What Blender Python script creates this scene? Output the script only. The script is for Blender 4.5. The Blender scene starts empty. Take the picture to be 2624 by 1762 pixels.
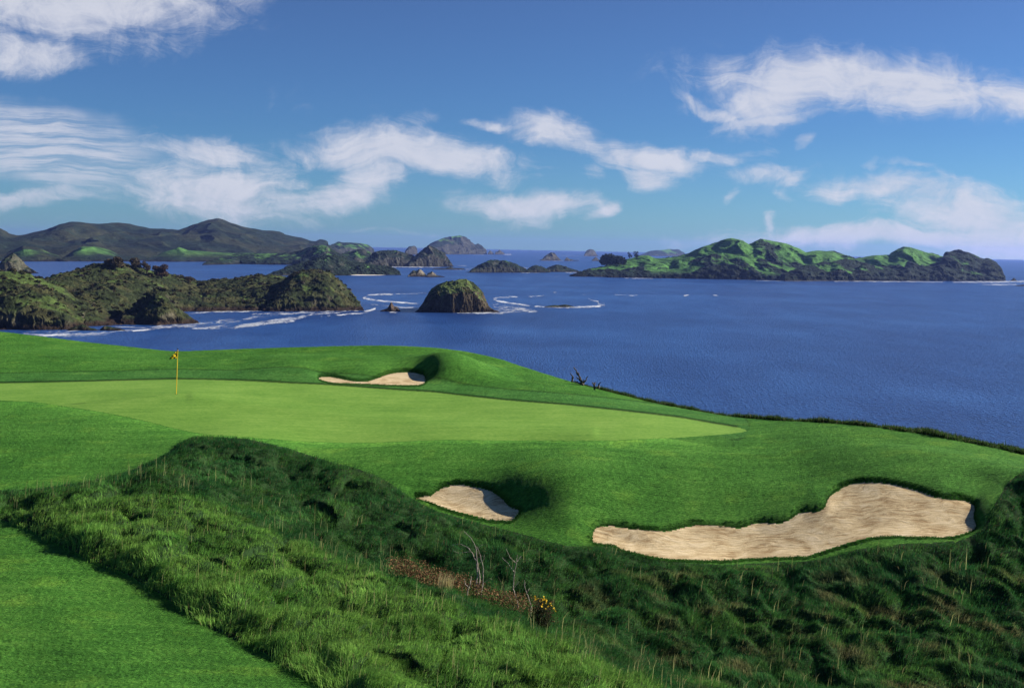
import bpy, math, random
import numpy as np
from mathutils import Matrix, Vector

rng = np.random.default_rng(7)
random.seed(7)
scene = bpy.context.scene
COL = scene.collection

# ------------------------------------------------------------------ camera frame
F = 2813.0                      # focal length in photo pixels (2624 wide)
CX, CY = 1312.0, 881.0
HC = 80.0                       # camera height over the sea
ROLL = 0.019
PITCH = math.atan(250.0 / F)
fw = np.array([0, math.cos(PITCH), -math.sin(PITCH)])
r0 = np.array([1.0, 0, 0])
u0 = np.array([0, math.sin(PITCH), math.cos(PITCH)])
RT = math.cos(ROLL) * r0 + math.sin(ROLL) * u0
UP = -math.sin(ROLL) * r0 + math.cos(ROLL) * u0
CAM = np.array([0, 0, HC])
S = 2624.0 / 2335.0             # measured pixels -> photo pixels

def ray(u, v):
    u = np.asarray(u, float); v = np.asarray(v, float)
    cx = (u - CX) / F; cy = (CY - v) / F
    return cx[..., None] * RT + cy[..., None] * UP + fw

def unproj(u, v, y):
    d = ray(u, v)
    return CAM + d * (np.asarray(y, float) / d[..., 1])[..., None]

def on_plane(u, v, z=0.0):
    d = ray(u, v)
    t = (z - HC) / d[..., 2]
    return CAM + d * t[..., None]

def proj(P):
    q = P - CAM
    dz = q @ fw
    return CX + F * (q @ RT) / dz, CY - F * (q @ UP) / dz

# ------------------------------------------------------------------ noise
def _hash(ix, iy, seed):
    h = (ix.astype(np.int64) * 374761393 + iy.astype(np.int64) * 668265263 + seed * 1442695041) & 0xffffffff
    h = ((h ^ (h >> 13)) * 1274126177) & 0xffffffff
    h = (h ^ (h >> 16)) & 0xffffffff
    return h

def perlin(x, y, seed=0):
    x = np.asarray(x, float); y = np.asarray(y, float)
    ix = np.floor(x); iy = np.floor(y)
    fx = x - ix; fy = y - iy
    sx = fx * fx * fx * (fx * (fx * 6 - 15) + 10); sy = fy * fy * fy * (fy * (fy * 6 - 15) + 10)
    def g(ox, oy):
        a = _hash(ix + ox, iy + oy, seed) * (2 * math.pi / 4294967296.0)
        return np.cos(a) * (fx - ox) + np.sin(a) * (fy - oy)
    a = g(0, 0); b = g(1, 0); c = g(0, 1); d = g(1, 1)
    return ((a + (b - a) * sx) * (1 - sy) + (c + (d - c) * sx) * sy) * 1.5

def fbm(x, y, octv=4, seed=0, gain=0.5, lac=2.03):
    t = 0; amp = 1.0; f = 1.0; n = 0
    for i in range(octv):
        t = t + amp * perlin(x * f, y * f, seed + i * 17); n += amp
        amp *= gain; f *= lac
    return t / n

def worley(x, y, seed=0):
    ix = np.floor(x); iy = np.floor(y)
    best = np.full(x.shape, 9.0)
    cid = np.zeros(x.shape)
    for ox in (-1, 0, 1):
        for oy in (-1, 0, 1):
            h = _hash(ix + ox, iy + oy, seed)
            h2 = _hash(ix + ox, iy + oy, seed + 91)
            px = ix + ox + h / 4294967296.0; py = iy + oy + h2 / 4294967296.0
            d = np.hypot(x - px, y - py)
            m = d < best
            best = np.where(m, d, best); cid = np.where(m, (h % 1000) / 1000.0, cid)
    return best, cid

def sstep(a, b, x):
    t = np.clip((x - a) / (b - a), 0, 1)
    return t * t * (3 - 2 * t)

def in_poly(px, py, poly):
    poly = np.asarray(poly, float)
    inside = np.zeros(px.shape, bool)
    n = len(poly)
    for i in range(n):
        x1, y1 = poly[i]; x2, y2 = poly[(i + 1) % n]
        if y1 == y2: continue
        c = ((y1 > py) != (y2 > py)) & (px < (x2 - x1) * (py - y1) / (y2 - y1) + x1)
        inside ^= c
    return inside

def dist_poly(px, py, poly, closed=True):
    poly = np.asarray(poly, float)
    d = np.full(px.shape, 1e9)
    n = len(poly)
    for i in range(n if closed else n - 1):
        a = poly[i]; b = poly[(i + 1) % n]
        ab = b - a; L = ab @ ab
        if L == 0: continue
        t = np.clip(((px - a[0]) * ab[0] + (py - a[1]) * ab[1]) / L, 0, 1)
        d = np.minimum(d, np.hypot(px - a[0] - t * ab[0], py - a[1] - t * ab[1]))
    return d

def smooth_closed(pts, n=6):
    p = np.asarray(pts, float); N = len(p); out = []
    for i in range(N):
        p0, p1, p2, p3 = p[i - 1], p[i], p[(i + 1) % N], p[(i + 2) % N]
        for k in range(n):
            t = k / n
            out.append(0.5 * (2 * p1 + (p2 - p0) * t + (2 * p0 - 5 * p1 + 4 * p2 - p3) * t * t + (3 * p1 - p0 - 3 * p2 + p3) * t ** 3))
    return np.array(out)

# ------------------------------------------------------------------ mesh helpers
def link(o, parent=None):
    COL.objects.link(o)
    if parent is not None: o.parent = parent
    return o

def mesh_np(name, V, faces_idx, counts, mat, parent=None, col=None, smooth=True, uv=None):
    me = bpy.data.meshes.new(name)
    V = np.ascontiguousarray(V, np.float32)
    fi = np.ascontiguousarray(faces_idx, np.int32); ct = np.ascontiguousarray(counts, np.int32)
    me.vertices.add(len(V)); me.vertices.foreach_set('co', V.ravel())
    me.loops.add(len(fi)); me.loops.foreach_set('vertex_index', fi)
    me.polygons.add(len(ct))
    st = np.zeros(len(ct), np.int32); st[1:] = np.cumsum(ct)[:-1]
    me.polygons.foreach_set('loop_start', st)
    if smooth: me.polygons.foreach_set('use_smooth', np.ones(len(ct), bool))
    if col is not None:
        a = me.attributes.new('col', 'FLOAT_COLOR', 'POINT')
        c = np.ones((len(V), 4), np.float32); c[:, :3] = col
        a.data.foreach_set('color', c.ravel())
    if uv is not None:
        l = me.uv_layers.new(name='UVMap')
        l.data.foreach_set('uv', np.ascontiguousarray(uv[fi], np.float32).ravel())
    me.update(calc_edges=True)
    me.materials.append(mat)
    o = bpy.data.objects.new(name, me)
    return link(o, parent)

def grid_faces(nr, nc, keep=None):
    i = np.arange(nr - 1)[:, None] * nc + np.arange(nc - 1)[None, :]
    q = np.stack([i, i + 1, i + nc + 1, i + nc], -1).reshape(-1, 4)
    if keep is not None: q = q[keep.ravel()]
    return q

def sub_mesh(name, P, quads, mat, col=None, parent=None):
    used = np.unique(quads)
    remap = np.zeros(len(P), np.int64); remap[used] = np.arange(len(used))
    q = remap[quads]
    return mesh_np(name, P[used], q.ravel(), np.full(len(q), 4), mat, parent, None if col is None else col[used])

def tag(o, label=None, cat=None, group=None, kind=None):
    if label: o['label'] = label
    if cat: o['category'] = cat
    if group: o['group'] = group
    if kind: o['kind'] = kind
    return o

def empty(name, loc):
    o = bpy.data.objects.new(name, None); o.empty_display_size = 0.2
    o.location = loc
    return link(o)

def tubes(name, chains, mat, parent=None, sides=6, origin=None):
    """chains: list of (points Nx3, radii N)"""
    V = []; Fq = []; base = 0
    for pts, rad in chains:
        pts = np.asarray(pts, float); n = len(pts)
        tg = np.gradient(pts, axis=0); tg /= np.linalg.norm(tg, axis=1)[:, None] + 1e-9
        ref = np.array([0.3, 0.9, 0.1])
        a = np.cross(tg, ref); a /= np.linalg.norm(a, axis=1)[:, None] + 1e-9
        b = np.cross(tg, a)
        an = np.arange(sides) * 2 * math.pi / sides
        ring = pts[:, None, :] + np.asarray(rad)[:, None, None] * (np.cos(an)[None, :, None] * a[:, None, :] + np.sin(an)[None, :, None] * b[:, None, :])
        V.append(ring.reshape(-1, 3))
        for i in range(n - 1):
            for k in range(sides):
                k2 = (k + 1) % sides
                Fq.append([base + i * sides + k, base + i * sides + k2, base + (i + 1) * sides + k2, base + (i + 1) * sides + k])
        base += n * sides
    V = np.concatenate(V)
    if origin is not None: V = V - np.asarray(origin)
    Fq = np.array(Fq)
    return mesh_np(name, V, Fq.ravel(), np.full(len(Fq), 4), mat, parent)

# ------------------------------------------------------------------ materials
def new_mat(name):
    m = bpy.data.materials.new(name); m.use_nodes = True
    nt = m.node_tree; b = nt.nodes['Principled BSDF']
    b.inputs['Specular IOR Level'].default_value = 0.15
    b.inputs['Roughness'].default_value = 0.9
    return m, nt, b

def N(nt, typ, **kw):
    n = nt.nodes.new(typ)
    for k, v in kw.items():
        if k in n.inputs: n.inputs[k].default_value = v
        else: setattr(n, k, v)
    return n

def noise_node(nt, vec, scale, detail=4, rough=0.6, dist=0.0):
    n = N(nt, 'ShaderNodeTexNoise')
    n.inputs['Scale'].default_value = scale; n.inputs['Detail'].default_value = detail
    n.inputs['Roughness'].default_value = rough; n.inputs['Distortion'].default_value = dist
    nt.links.new(vec, n.inputs['Vector'])
    return n.outputs['Fac']

def mapping(nt, vec, scale=(1, 1, 1), rot=(0, 0, 0), loc=(0, 0, 0)):
    m = N(nt, 'ShaderNodeMapping')
    m.inputs['Scale'].default_value = scale; m.inputs['Rotation'].default_value = rot; m.inputs['Location'].default_value = loc
    nt.links.new(vec, m.inputs['Vector'])
    return m.outputs['Vector']

def ramp(nt, fac, stops):
    r = N(nt, 'ShaderNodeValToRGB')
    el = r.color_ramp.elements
    while len(el) > 2: el.remove(el[-1])
    for i, (p, c) in enumerate(stops):
        e = el[i] if i < 2 else el.new(p)
        e.position = p; e.color = (*c, 1) if len(c) == 3 else c
    nt.links.new(fac, r.inputs['Fac'])
    return r.outputs['Color']

def mixc(nt, fac, a, b, mode='MIX'):
    m = N(nt, 'ShaderNodeMix', data_type='RGBA', blend_type=mode)
    for s, v in ((0, fac), (6, a), (7, b)):
        if hasattr(v, 'links'): nt.links.new(v, m.inputs[s])
        elif s == 0: m.inputs[0].default_value = v
        else: m.inputs[s].default_value = (*v, 1)
    return m.outputs[2]

def math_n(nt, op, a, b=None, c=None):
    m = N(nt, 'ShaderNodeMath', operation=op)
    for i, v in enumerate((a, b, c)):
        if v is None: continue
        if hasattr(v, 'links'): nt.links.new(v, m.inputs[i])
        else: m.inputs[i].default_value = v
    return m.outputs[0]

def bump(nt, bsdf, h, strength, dist):
    b = N(nt, 'ShaderNodeBump'); b.inputs['Strength'].default_value = strength; b.inputs['Distance'].default_value = dist
    nt.links.new(h, b.inputs['Height']); nt.links.new(b.outputs['Normal'], bsdf.inputs['Normal'])

def pos(nt):
    return N(nt, 'ShaderNodeNewGeometry').outputs['Position']

def lawn_mat(name, dark, mid, light, fine, rot, bumpd, bstr=1.0):
    m, nt, b = new_mat(name)
    P = pos(nt)
    big = noise_node(nt, P, 0.35, 4, 0.6)
    streak = noise_node(nt, mapping(nt, P, (0.30, 2.6, 1), (0, 0, rot)), 1.3, 6, 0.72)
    fn = noise_node(nt, mapping(nt, P, (0.6, 1.7, 1), (0, 0, rot)), fine, 4, 0.75)
    v = math_n(nt, 'ADD', math_n(nt, 'MULTIPLY', fn, 0.50), math_n(nt, 'ADD', math_n(nt, 'MULTIPLY', streak, 0.26), math_n(nt, 'MULTIPLY', big, 0.24)))
    c = ramp(nt, v, [(0.40, dark), (0.50, mid), (0.60, light)])
    at = N(nt, 'ShaderNodeAttribute', attribute_name='col')
    c = mixc(nt, 1.0, c, at.outputs['Color'], 'MULTIPLY')
    nt.links.new(c, b.inputs['Base Color'])
    bump(nt, b, fn, bstr, bumpd)
    b.inputs['Specular IOR Level'].default_value = 0.05
    return m

MAT = {}
MAT['lawn'] = lawn_mat('mown_grass', (0.024, 0.088, 0.013), (0.050, 0.162, 0.022), (0.094, 0.234, 0.036), 13.0, 0.25, 0.10)
MAT['green'] = lawn_mat('green_turf', (0.082, 0.188, 0.028), (0.128, 0.250, 0.040), (0.182, 0.305, 0.058), 9.0, 0.05, 0.010, 0.6)

def attr_mat(name, nscale, amt, bdist, bscale, rough=0.95, trans=0.0):
    m, nt, b = new_mat(name)
    at = N(nt, 'ShaderNodeAttribute', attribute_name='col').outputs['Color']
    P = pos(nt)
    n1 = noise_node(nt, P, nscale, 5, 0.7)
    k = ramp(nt, n1, [(0.3, (1 - amt,) * 3), (0.7, (1 + amt,) * 3)])
    c = mixc(nt, 1.0, at, k, 'MULTIPLY')
    nt.links.new(c, b.inputs['Base Color'])
    b.inputs['Roughness'].default_value = rough
    b.inputs['Specular IOR Level'].default_value = 0.05
    if bdist > 0: bump(nt, b, noise_node(nt, P, bscale, 5, 0.7), 1.0, bdist)
    if trans > 0:
        tr = N(nt, 'ShaderNodeBsdfTranslucent'); nt.links.new(c, tr.inputs['Color'])
        mx = N(nt, 'ShaderNodeMixShader'); mx.inputs[0].default_value = trans
        nt.links.new(b.outputs[0], mx.inputs[1]); nt.links.new(tr.outputs[0], mx.inputs[2])
        nt.links.new(mx.outputs[0], nt.nodes['Material Output'].inputs['Surface'])
    return m

MAT['soil'] = attr_mat('rough_soil', 3.0, 0.4, 0.05, 8.0)
MAT['blade'] = attr_mat('grass_blades', 1.2, 0.25, 0, 1, 0.7, 0.48)
MAT['land'] = attr_mat('island_cover', 0.16, 0.55, 2.5, 0.35)
MAT['landfar'] = attr_mat('far_land_cover', 0.03, 0.5, 8.0, 0.06)
MAT['leaf'] = attr_mat('leaf_cover', 1.0, 0.3, 0, 1, 0.8, 0.15)

def plain_mat(name, c1, c2, scale, bd=0.0, rough=0.8):
    m, nt, b = new_mat(name)
    P = pos(nt)
    f = noise_node(nt, P, scale, 5, 0.65)
    nt.links.new(ramp(nt, f, [(0.35, c1), (0.65, c2)]), b.inputs['Base Color'])
    b.inputs['Roughness'].default_value = rough
    if bd: bump(nt, b, f, 1.0, bd)
    return m

MAT['wood'] = plain_mat('weathered_wood', (0.16, 0.13, 0.10), (0.42, 0.37, 0.30), 14.0, 0.01)
MAT['deadwood'] = plain_mat('dead_branch_wood', (0.035, 0.028, 0.022), (0.13, 0.105, 0.085), 5.0, 0.01)
MAT['bark'] = plain_mat('bark', (0.05, 0.035, 0.025), (0.12, 0.09, 0.06), 3.0, 0.05)
MAT['yellow'] = plain_mat('yellow_paint', (0.72, 0.46, 0.03), (0.80, 0.53, 0.05), 30.0, 0, 0.45)
MAT['black'] = plain_mat('black_cap', (0.012, 0.012, 0.012), (0.02, 0.02, 0.02), 30.0, 0, 0.5)
MAT['petal'] = plain_mat('gorse_petals', (0.75, 0.42, 0.02), (0.85, 0.60, 0.05), 40.0)
MAT['beach'] = plain_mat('beach_sand', (0.45, 0.40, 0.33), (0.62, 0.57, 0.48), 0.05)

# bunker sand with rake furrows
def sand_mat():
    m, nt, b = new_mat('bunker_sand')
    P = pos(nt)
    warp = noise_node(nt, P, 0.7, 3, 0.5)
    wv = N(nt, 'ShaderNodeVectorMath', operation='SCALE'); nt.links.new(P, wv.inputs[0]); wv.inputs['Scale'].default_value = 1.0
    comb = N(nt, 'ShaderNodeCombineXYZ'); nt.links.new(math_n(nt, 'MULTIPLY', warp, 1.1), comb.inputs[1]); nt.links.new(math_n(nt, 'MULTIPLY', noise_node(nt, P, 0.4, 2, 0.5), 1.6), comb.inputs[0])
    ad = N(nt, 'ShaderNodeVectorMath', operation='ADD'); nt.links.new(P, ad.inputs[0]); nt.links.new(comb.outputs[0], ad.inputs[1])
    rake = noise_node(nt, mapping(nt, ad.outputs[0], (0.8, 5.5, 1), (0, 0, 0.22)), 1.9, 6, 0.72)
    grain = noise_node(nt, P, 40.0, 3, 0.7)
    big = noise_node(nt, P, 1.1, 4, 0.6, 0.8)
    foot = N(nt, 'ShaderNodeTexVoronoi'); foot.inputs['Scale'].default_value = 3.2; nt.links.new(ad.outputs[0], foot.inputs['Vector'])
    h = math_n(nt, 'ADD', math_n(nt, 'MULTIPLY', rake, 0.75), math_n(nt, 'ADD', math_n(nt, 'MULTIPLY', grain, 0.16), math_n(nt, 'MULTIPLY', foot.outputs['Distance'], 0.12)))
    f = math_n(nt, 'ADD', math_n(nt, 'MULTIPLY', rake, 0.45), math_n(nt, 'ADD', math_n(nt, 'MULTIPLY', big, 0.33), math_n(nt, 'MULTIPLY', grain, 0.22)))
    nt.links.new(ramp(nt, f, [(0.42, (0.31, 0.21, 0.105)), (0.50, (0.52, 0.40, 0.225)), (0.58, (0.64, 0.515, 0.32))]), b.inputs['Base Color'])
    bump(nt, b, h, 0.9, 0.07)
    b.inputs['Specular IOR Level'].default_value = 0.05
    return m
MAT['sand'] = sand_mat()

def sea_mat():
    m, nt, b = new_mat('sea_water')
    P = pos(nt)
    w1 = noise_node(nt, mapping(nt, P, (1.0, 0.30, 1), (0, 0, 0.12)), 0.55, 7, 0.66, 0.2)
    w2 = noise_node(nt, mapping(nt, P, (0.8, 0.25, 1), (0, 0, -0.15)), 0.022, 6, 0.66)
    big = noise_node(nt, mapping(nt, P, (0.35, 1.0, 1)), 0.0045, 5, 0.6, 0.5)
    h = math_n(nt, 'ADD', math_n(nt, 'MULTIPLY', w1, 1.0), math_n(nt, 'MULTIPLY', w2, 1.2))
    c = ramp(nt, math_n(nt, 'ADD', math_n(nt, 'MULTIPLY', w1, 0.5), math_n(nt, 'ADD', math_n(nt, 'MULTIPLY', w2, 0.25), math_n(nt, 'MULTIPLY', big, 0.25))),
             [(0.41, (0.005, 0.022, 0.100)), (0.5, (0.012, 0.046, 0.170)), (0.60, (0.030, 0.094, 0.27))])
    nt.links.new(c, b.inputs['Base Color'])
    b.inputs['Roughness'].default_value = 0.32
    b.inputs['IOR'].default_value = 1.33
    b.inputs['Specular IOR Level'].default_value = 0.28
    bump(nt, b, h, 1.0, 1.6)
    return m
MAT['sea'] = sea_mat()

def foam_mat():
    m, nt, b = new_mat('sea_foam')
    P = pos(nt)
    at = N(nt, 'ShaderNodeAttribute', attribute_name='col').outputs['Fac']
    n1 = noise_node(nt, mapping(nt, P, (1.0, 0.30, 1), (0, 0, 0.12)), 0.075, 6, 0.74, 0.8)
    n2 = noise_node(nt, mapping(nt, P, (1, .45, 1)), 0.022, 4, 0.65)
    v = math_n(nt, 'ADD', math_n(nt, 'MULTIPLY', n1, 1.25), math_n(nt, 'MULTIPLY_ADD', n2, 0.60, -0.28))
    a = math_n(nt, 'ADD', v, math_n(nt, 'MULTIPLY', at, 0.36))
    mr = N(nt, 'ShaderNodeMapRange'); mr.inputs['From Min'].default_value = 0.84; mr.inputs['From Max'].default_value = 1.26
    nt.links.new(a, mr.inputs['Value'])
    b.inputs['Base Color'].default_value = (0.80, 0.83, 0.86, 1)
    nt.links.new(mr.outputs[0], b.inputs['Alpha'])
    return m
MAT['foam'] = foam_mat()

# ------------------------------------------------------------------ golf ground (heights from surveyed points: x, y on the picture plane and distance)
CP = np.array([
 (-350,735,82),(-150,745,80),(0,756,78),(200,780,74),(390,800,70),(600,794,67),(870,789,65),(1000,795,64),(1080,806,63),(1150,824,62),(1310,873,58),(1500,920,54),
 (1650,947,50.3),(1800,960,47),(2000,975,44),(2200,1008,42),(2335,1037,41),(2550,1085,40),
 (0,805,66),(200,815,64.5),(390,825,63),(600,830,61.2),(1080,835,59.3),(1200,870,56.2),(1350,900,53.5),(1500,930,51),(700,815,63.0),(870,812,62.6),(1000,817,61.6),
 (0,848,60),(300,846,60),(600,848,58.6),(-300,850,61),
 (0,872,57),(200,868,57),(400,863,57),(600,868,56),(750,877,55),(1000,894,53),(1150,910,51.2),(1300,922,50),(1450,938,48.8),(1550,950,48),(1700,980,45.5),(1800,975,45),(2000,1000,42.5),
 (402,898,51.3),(700,930,49),(1000,945,48),(1300,965,46),(-300,895,54),
 (0,913,51),(150,930,49),(300,953,46.5),(440,986,44),(700,1006,43),(1000,1003,43),(1350,1005,42.5),(1600,993,44),
 (-300,960,47),(100,980,44.5),(0,1000,43),(0,1110,36.5),(200,1085,38),(300,1040,40.5),(-300,1110,37),
 (480,1003,42),(600,1018,41.4),(850,1050,41),(900,1090,39.4),(1040,1040,41.2),(1250,1055,40.5),(1300,1100,38.2),(1300,1180,35.8),(1270,1220,35.0),(1480,1100,38.3),(1480,1160,36.9),(1700,1050,40.5),(1700,1120,38.0),(1700,1175,36.6),(1850,1100,38.6),
 (1900,1040,40.3),(2100,1055,39.3),(2250,1090,38.4),(2260,1130,37.5),(2335,1100,38),(2550,1120,38),
 (1360,1220,35.25),(1470,1225,35.1),(1560,1207,35.75),(1640,1240,34.9),(1740,1215,35.5),(1700,1275,34.05),(1800,1240,34.75),(1800,1268,34.0),(1890,1150,36.5),(1960,1190,35.6),
 (2000,1103,37.5),(2110,1122,37.0),(2100,1180,35.6),(2000,1226,34.5),(2205,1150,36.3),(2200,1205,35.0),(1900,1252,34.2),(1460,1256,34.4),
 (950,1138,38.0),(1040,1108,38.7),(1110,1118,38.3),(1150,1160,37.1),(1100,1180,36.7),(1172,1191,36.3),
 
 (700,1130,37.6),(800,1200,35),(850,1270,33.5),(700,1230,33.5),(1000,1250,34),(1200,1300,32.5),(1500,1320,32.1),(1700,1350,31.5),(560,1100,38),
 (2000,1300,32.7),(2200,1300,32.6),(2335,1200,35.1),(2335,1300,32.7),(2335,1400,30.5),(2000,1400,30.5),(1700,1450,29.5),(2335,1500,28.5),(2600,1200,35.5),(2600,1400,31),
 (1000,1335,31.5),(1100,1370,30.7),(1200,1400,30.2),(1400,1440,29),(1600,1500,28),(1900,1568,26.7),(2335,1568,27.2),(2700,1600,27.5),
 (300,1093,36),(450,1147,34.2),(560,1210,32),(650,1255,30.9),(900,1342,28.2),(1100,1424,26.1),(1300,1492,24.5),(1600,1650,21.7),(1750,1740,20.6),(1800,1605,25.6),(1500,1520,27.2),
 (0,1150,35),(0,1190,33.4),(0,1300,28.5),(300,1325,28),(450,1420,25.4),(0,1568,21.5),(300,1568,21.5),(700,1568,22),(400,1250,30),(300,1200,32),(600,1410,26.2),(800,1415,26),(1000,1522,23.6),(1300,1605,22.0),(-300,1568,21),(-300,1300,28.3),
 (0,1800,17.4),(1000,1800,17.8),(1900,1800,18.4),(-300,2200,12.5),(1200,2300,12.5),(2500,1850,21),
], float)
cpP = unproj(CP[:, 0] * S, CP[:, 1] * S, CP[:, 2])

def tps_fit(P, z, lam):
    n = len(P)
    d2 = ((P[:, None] - P[None]) ** 2).sum(-1)
    K = np.where(d2 > 0, 0.5 * d2 * np.log(d2 + 1e-12), 0) + lam * np.eye(n)
    A = np.zeros((n + 3, n + 3)); A[:n, :n] = K; A[:n, n] = 1; A[:n, n + 1:] = P; A[n, :n] = 1; A[n + 1:, :n] = P.T
    b = np.zeros(n + 3); b[:n] = z
    return np.linalg.solve(A, b)
TP = cpP[:, :2].copy()
TW = tps_fit(TP, cpP[:, 2], 0.35)

def tps(x, y):
    sh = x.shape; x = x.ravel(); y = y.ravel()
    out = np.empty(len(x)); n = len(TP)
    for s in range(0, len(x), 40000):
        xx = x[s:s + 40000]; yy = y[s:s + 40000]
        d2 = (xx[:, None] - TP[None, :, 0]) ** 2 + (yy[:, None] - TP[None, :, 1]) ** 2
        out[s:s + 40000] = (0.5 * d2 * np.log(d2 + 1e-12)) @ TW[:n] + TW[n] + TW[n + 1] * xx + TW[n + 2] * yy
    return out.reshape(sh)

CREST = np.array([(-350,735,82),(-150,745,80),(0,756,78),(100,765,76),(200,780,74),(300,793,72),(390,800,70),(480,799,68.8),(600,794,67),(750,790,66),(870,789,65),(1000,795,64),(1060,803,63.2),(1150,824,62),(1250,856,59.4),(1310,873,58),(1400,897,56),(1500,920,54),
 (1560,936,52.6),(1650,947,50.3),(1720,957,48.7),(1800,960,47),(1900,967,45.4),(2000,975,44),(2100,990,43),(2200,1008,42),(2335,1037,41),(2550,1085,40)], float)
crP = unproj(CREST[:, 0] * S, CREST[:, 1] * S, CREST[:, 2])
crA = crP[:, 0] / crP[:, 1]
o_ = np.argsort(crA); crA = crA[o_]; crY = crP[o_, 1]

BK = {}
BK['big'] = smooth_closed([(1521,1389),(1520,1362),(1529,1350),(1550,1344),(1580,1345),(1616,1351),(1649,1357),(1685,1360),(1724,1355),(1760,1346),(1778,1344),(1820,1346),(1880,1349),(1907,1347),(1942,1336),(1993,1337),(2023,1329),(2053,1310),(2095,1307),(2113,1298),(2122,1277),(2140,1259),(2179,1241),(2212,1236),(2269,1238),(2314,1247),(2359,1259),(2404,1275),(2458,1280),(2488,1289),(2498,1301),(2495,1325),(2502,1346),(2490,1361),(2464,1370),(2428,1377),(2314,1374),(2254,1375),(2194,1388),(2134,1406),(2083,1422),(2044,1426),(1924,1430),(1850,1436),(1730,1433),(1670,1426),(1640,1419),(1595,1408),(1568,1396)], 4)
BK['small'] = smooth_closed([(1064,1275),(1099,1270),(1120,1256),(1144,1247),(1168,1243),(1195,1243),(1228,1249),(1258,1259),(1285,1279),(1303,1300),(1327,1310),(1333,1316),(1325,1324),(1313,1336),(1270,1336),(1228,1329),(1180,1316),(1135,1301),(1099,1286)], 4)
BK['back'] = smooth_closed([(818,971),(826,966),(850,966),(880,972),(910,977),(940,977),(958,972),(976,966),(994,959),(1024,954),(1054,954),(1081,960),(1090,968),(1087,982),(1060,987),(1000,986),(955,984),(895,982),(850,980)], 4)
GREEN = np.array([(-500,885),(0,872),(200,868),(400,863),(540,866),(750,877),(900,888),(1000,894),(1150,910),(1300,922),(1450,938),(1550,950),(1620,962),(1680,972),(1702,981),(1690,986),(1620,993),(1500,1000),(1350,1005),(1150,1004),(1000,1003),(850,1010),(700,1007),(560,996),(440,986),(300,953),(150,927),(0,913),(-500,870)], float)
GREEN[0] = (-500, 880); GREEN[-1] = (-500, 905)
GREEN = smooth_closed(GREEN, 4) * S
ROUGH = np.array([(-600,1120),(0,1118),(100,1112),(200,1098),(300,1072),(370,1040),(410,1008),(440,996),(480,996),(560,1000),(660,1022),(760,1062),(850,1095),(950,1146),(1000,1168),(1100,1197),(1200,1222),(1300,1247),(1390,1247),(1450,1264),(1510,1280),(1640,1289),(1750,1285),(1850,1279),(1950,1254),(2050,1243),(2180,1238),(2240,1215),(2262,1180),(2300,1130),(2335,1098),(2900,1040),(2900,2600),(1500,2600),(900,1720),(765,1585),(650,1522),(557,1467),(450,1417),(370,1360),(290,1312),(215,1284),(150,1252),(60,1207),(0,1186),(-600,1050)], float)
ROUGH[-1] = (-600, 1170)
ROUGH = ROUGH * S

NA, NY = 1060, 1130
A_ = np.linspace(-0.78, 0.80, NA)
Y_ = np.concatenate([np.exp(np.linspace(math.log(9.0), math.log(84.0), NY - 120)), np.linspace(84.4, 190, 120)])
AA, YY = np.meshgrid(A_, Y_)
XX = AA * YY
ycr = np.interp(AA, crA, crY)
dcr = YY - ycr
ZB = tps(XX, np.minimum(YY, ycr + 3.0))
P0 = np.stack([XX, YY, ZB], -1)
pu, pv = proj(P0)
front = dcr < 0.8
# signed distances, metres
def sdist(poly, ymin, ymax):
    bb = poly.min(0) - 420, poly.max(0) + 420
    m = (pu > bb[0][0]) & (pu < bb[1][0]) & (pv > bb[0][1]) & (pv < bb[1][1]) & (YY > ymin) & (YY < ymax)
    d = np.full(pu.shape, -9.0)
    x, y = pu[m], pv[m]
    dd = dist_poly(x, y, poly) * YY[m] / F
    d[m] = np.where(in_poly(x, y, poly), dd, -dd)
    return d
SD = {'big': sdist(BK['big'], 30, 41), 'small': sdist(BK['small'], 34, 42), 'back': sdist(BK['back'], 50, 64)}
gm = in_poly(pu, pv, GREEN) & (YY > 40) & front
gd = np.where(gm, 1, -1) * np.minimum(dist_poly(pu, pv, GREEN) * YY / F, 5)
rm = in_poly(pu, pv, ROUGH) & (YY < 46)
rd = np.where(rm, 1, -1) * np.minimum(dist_poly(pu, pv, ROUGH) * YY / F, 5)

def snap(f, lim=0.085):
    """slide grid vertices sideways onto the zero contour of f so outlines are cut cleanly"""
    global XX, YY
    gy, gx = np.gradient(f)
    sx = gx / ((A_[1] - A_[0]) * YY); sy = gy / np.gradient(Y_)[:, None] - AA * sx
    g2 = sx * sx + sy * sy
    m = (np.abs(f) < lim) & (g2 > 0.3) & (g2 < 3) & front
    k = np.where(m, np.clip(-f / np.maximum(g2, 1e-6), -lim, lim), 0) * 0.9
    XX = XX + sx * k; YY = YY + sy * k
    return np.where(m, 0.0, f)
SN = {k: snap(SD[k]) for k in SD}
gsn = snap(gd); rsn = snap(rd, 0.06)
ZG = ZB.copy()
# cliff beyond the crest
d = np.maximum(dcr, 0)
ZG -= np.where(d < 9, 0.10 * d + 0.045 * d * d, 0.9 + 3.645 + (d - 9) * 0.95)
ZG += np.where(d > 6, fbm(XX * 0.12, YY * 0.12, 5, 3) * np.minimum(d - 6, 20) * 0.25, 0)
ZG = np.maximum(ZG, -4.5)
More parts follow.
